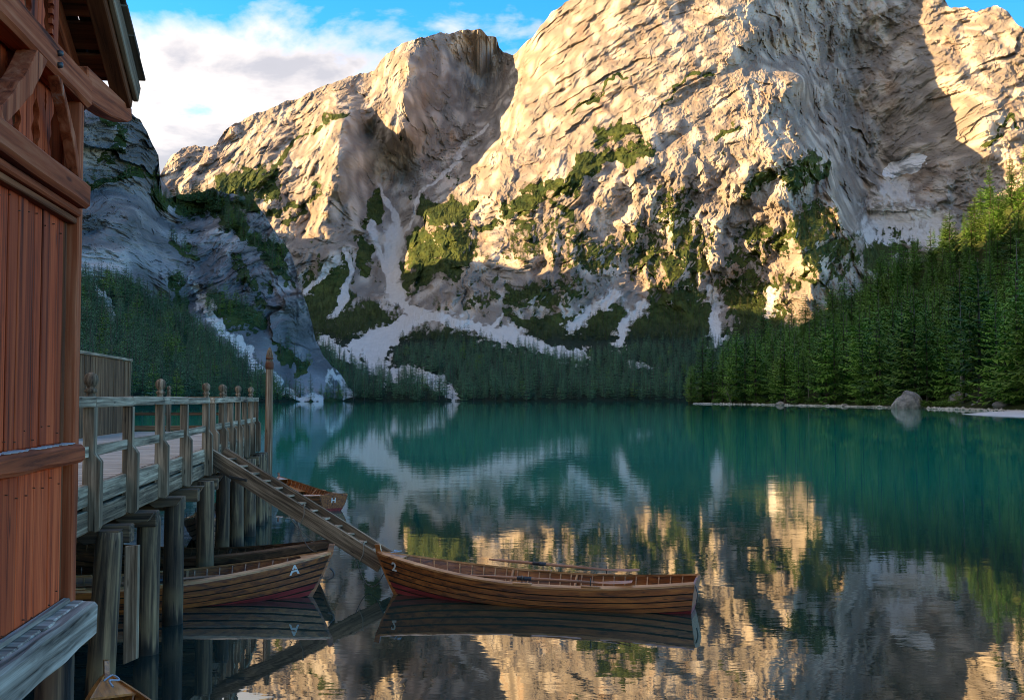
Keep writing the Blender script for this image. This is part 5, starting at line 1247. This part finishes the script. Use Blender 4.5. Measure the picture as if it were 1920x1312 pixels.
# white gravel spit
def sheet(name, pts, z, mat, label, kind='structure', thick=.5):
    n = len(pts); c = Vector((sum(p_[0] for p_ in pts) / n, sum(p_[1] for p_ in pts) / n, 0)); v = [(c.x, c.y, z)]; f = []
    for q, zz in ((.55, z * .8), (1.0, -.06)):
        for x, y in pts: v.append((c.x + (x - c.x) * q, c.y + (y - c.y) * q, zz))
    for i in range(n): f += [(0, 1 + i, 1 + (i + 1) % n), (1 + i, 1 + n + i, 1 + n + (i + 1) % n, 1 + (i + 1) % n)]
    o = link(name, mesh_from(name, v, f, True), mat); tag(o, label, 'beach', kind=kind); return o
def at_lake(x, y): 
    q = survey(x, y, 1.0); k = EYE / (EYE - q.z); q = survey(x, y, k); return (q.x, q.y)
sheet('beach', [at_lake(x, y) for x, y in ((1796,776.5),(1830,774.5),(1880,772),(1930,769.5),(2000,769),(2060,776),(2000,783.5),(1930,782.5),(1870,780),(1820,777.8))], 0.55, 'gravel', 'white gravel beach at the right edge of the lake')
sheet('beach', [at_lake(x, y) for x, y in ((1845,769.5),(1870,766.5),(1930,764),(2000,764),(2020,767.5),(1930,769),(1880,770))], 0.9, 'gravel', 'upper shelf of white gravel behind the beach')
SHM = [shrub_mesh(k, 420) for k in (1, 2, 3)]
for m in SHM: m.materials.append(MATS['shrub_leaves'])
spots = [(1395,757,585,4.5),(1425,757.5,560,4),(1500,759,500,4.6),(1528,760,488,5),(1560,760,470,4),(1620,762,425,4.2),(1650,763,405,4.2),(1672,763,390,4.8),(1736,764,352,3.6),(1756,764,346,3.4),(1775,765,340,3.8),(1790,765,335,3.2),(1816,765,328,3),(1886,764,300,3.6),(1903,764,290,3.8),(1918,765,280,3.8),(1452,758,530,3.6),(1590,761,445,3.6),(1345,757,610,4),(1700,758,375,4.4)]
SHW = ['on the wooded point, beside the dead tree', 'on the wooded point, right of the dead tree', 'third from the wooded point along the shore', 'fourth from the wooded point along the shore', 'fifth from the wooded point along the shore', 'third to the left of the great boulder', 'second to the left of the great boulder',
 'touching the great boulder on its left', 'next to the great boulder on its right', 'second to the right of the great boulder', 'third to the right of the great boulder', 'fourth to the right of the great boulder', 'fifth to the right of the great boulder', 'behind the white beach, leftmost of three', 'behind the white beach, middle of three', 'behind the white beach, rightmost of three',
 'by the pale grey shore rock', 'by the small pale shore rock', 'at the tip of the wooded point', 'above and behind the great boulder']
for k, (x, y, d, r_) in enumerate(spots):
    q = survey(x, y, d); t = empty('shore_shrub', (q.x, q.y, max(.1, q.z - .3)), RS.uniform(0, 6)); t.scale = (r_ * 1.25, r_ * 1.25, r_ * .9)
    where = SHW[k]
    tag(t, 'bright green leafy shrub ' + where, 'shrub', 'shrubs along the right shore'); link('foliage', SHM[k % 3], None, t)
# bare dead tree leaning at the point
q = survey(1370, 756, 600); dt = empty('dead_tree', (q.x, 598, .5), .3, label='bare bleached dead tree leaning over the water at the wooded point', cat='tree')
def limb(name, pts, r0, parent):
    pts = [Vector(p_) for p_ in pts]; v = []; f = []
    for i, p_ in enumerate(pts):
        r_ = r0 * (1 - .8 * i / (len(pts) - 1)); t_ = (pts[min(i + 1, len(pts) - 1)] - pts[max(i - 1, 0)]).normalized(); a = t_.cross(Vector((.2, .9, .1))).normalized(); b_ = t_.cross(a)
        for k in range(6): v.append(p_ + (a * math.cos(k * 1.0472) + b_ * math.sin(k * 1.0472)) * r_)
    for i in range(len(pts) - 1):
        for k in range(6): f.append((i * 6 + k, i * 6 + (k + 1) % 6, (i + 1) * 6 + (k + 1) % 6, (i + 1) * 6 + k))
    return link(name, mesh_from(name, v, f, True), 'dead_wood', parent)
limb('trunk', [(0, 0, -.5), (-1, 0, 2.2), (-1.8, 0, 4.6), (-3.2, 0, 7.0), (-3.6, 0, 9.2)], .42, dt)
limb('branch', [(-1.8, 0, 4.6), (-3.6, .2, 5.4), (-5.2, 0, 7.0)], .2, dt); limb('branch', [(-2.4, 0, 5.8), (-1.6, -.2, 7.4), (-1.9, 0, 8.8)], .17, dt); limb('branch', [(-1.2, 0, 3.0), (.4, .1, 4.4), (1.0, 0, 6.2)], .17, dt)
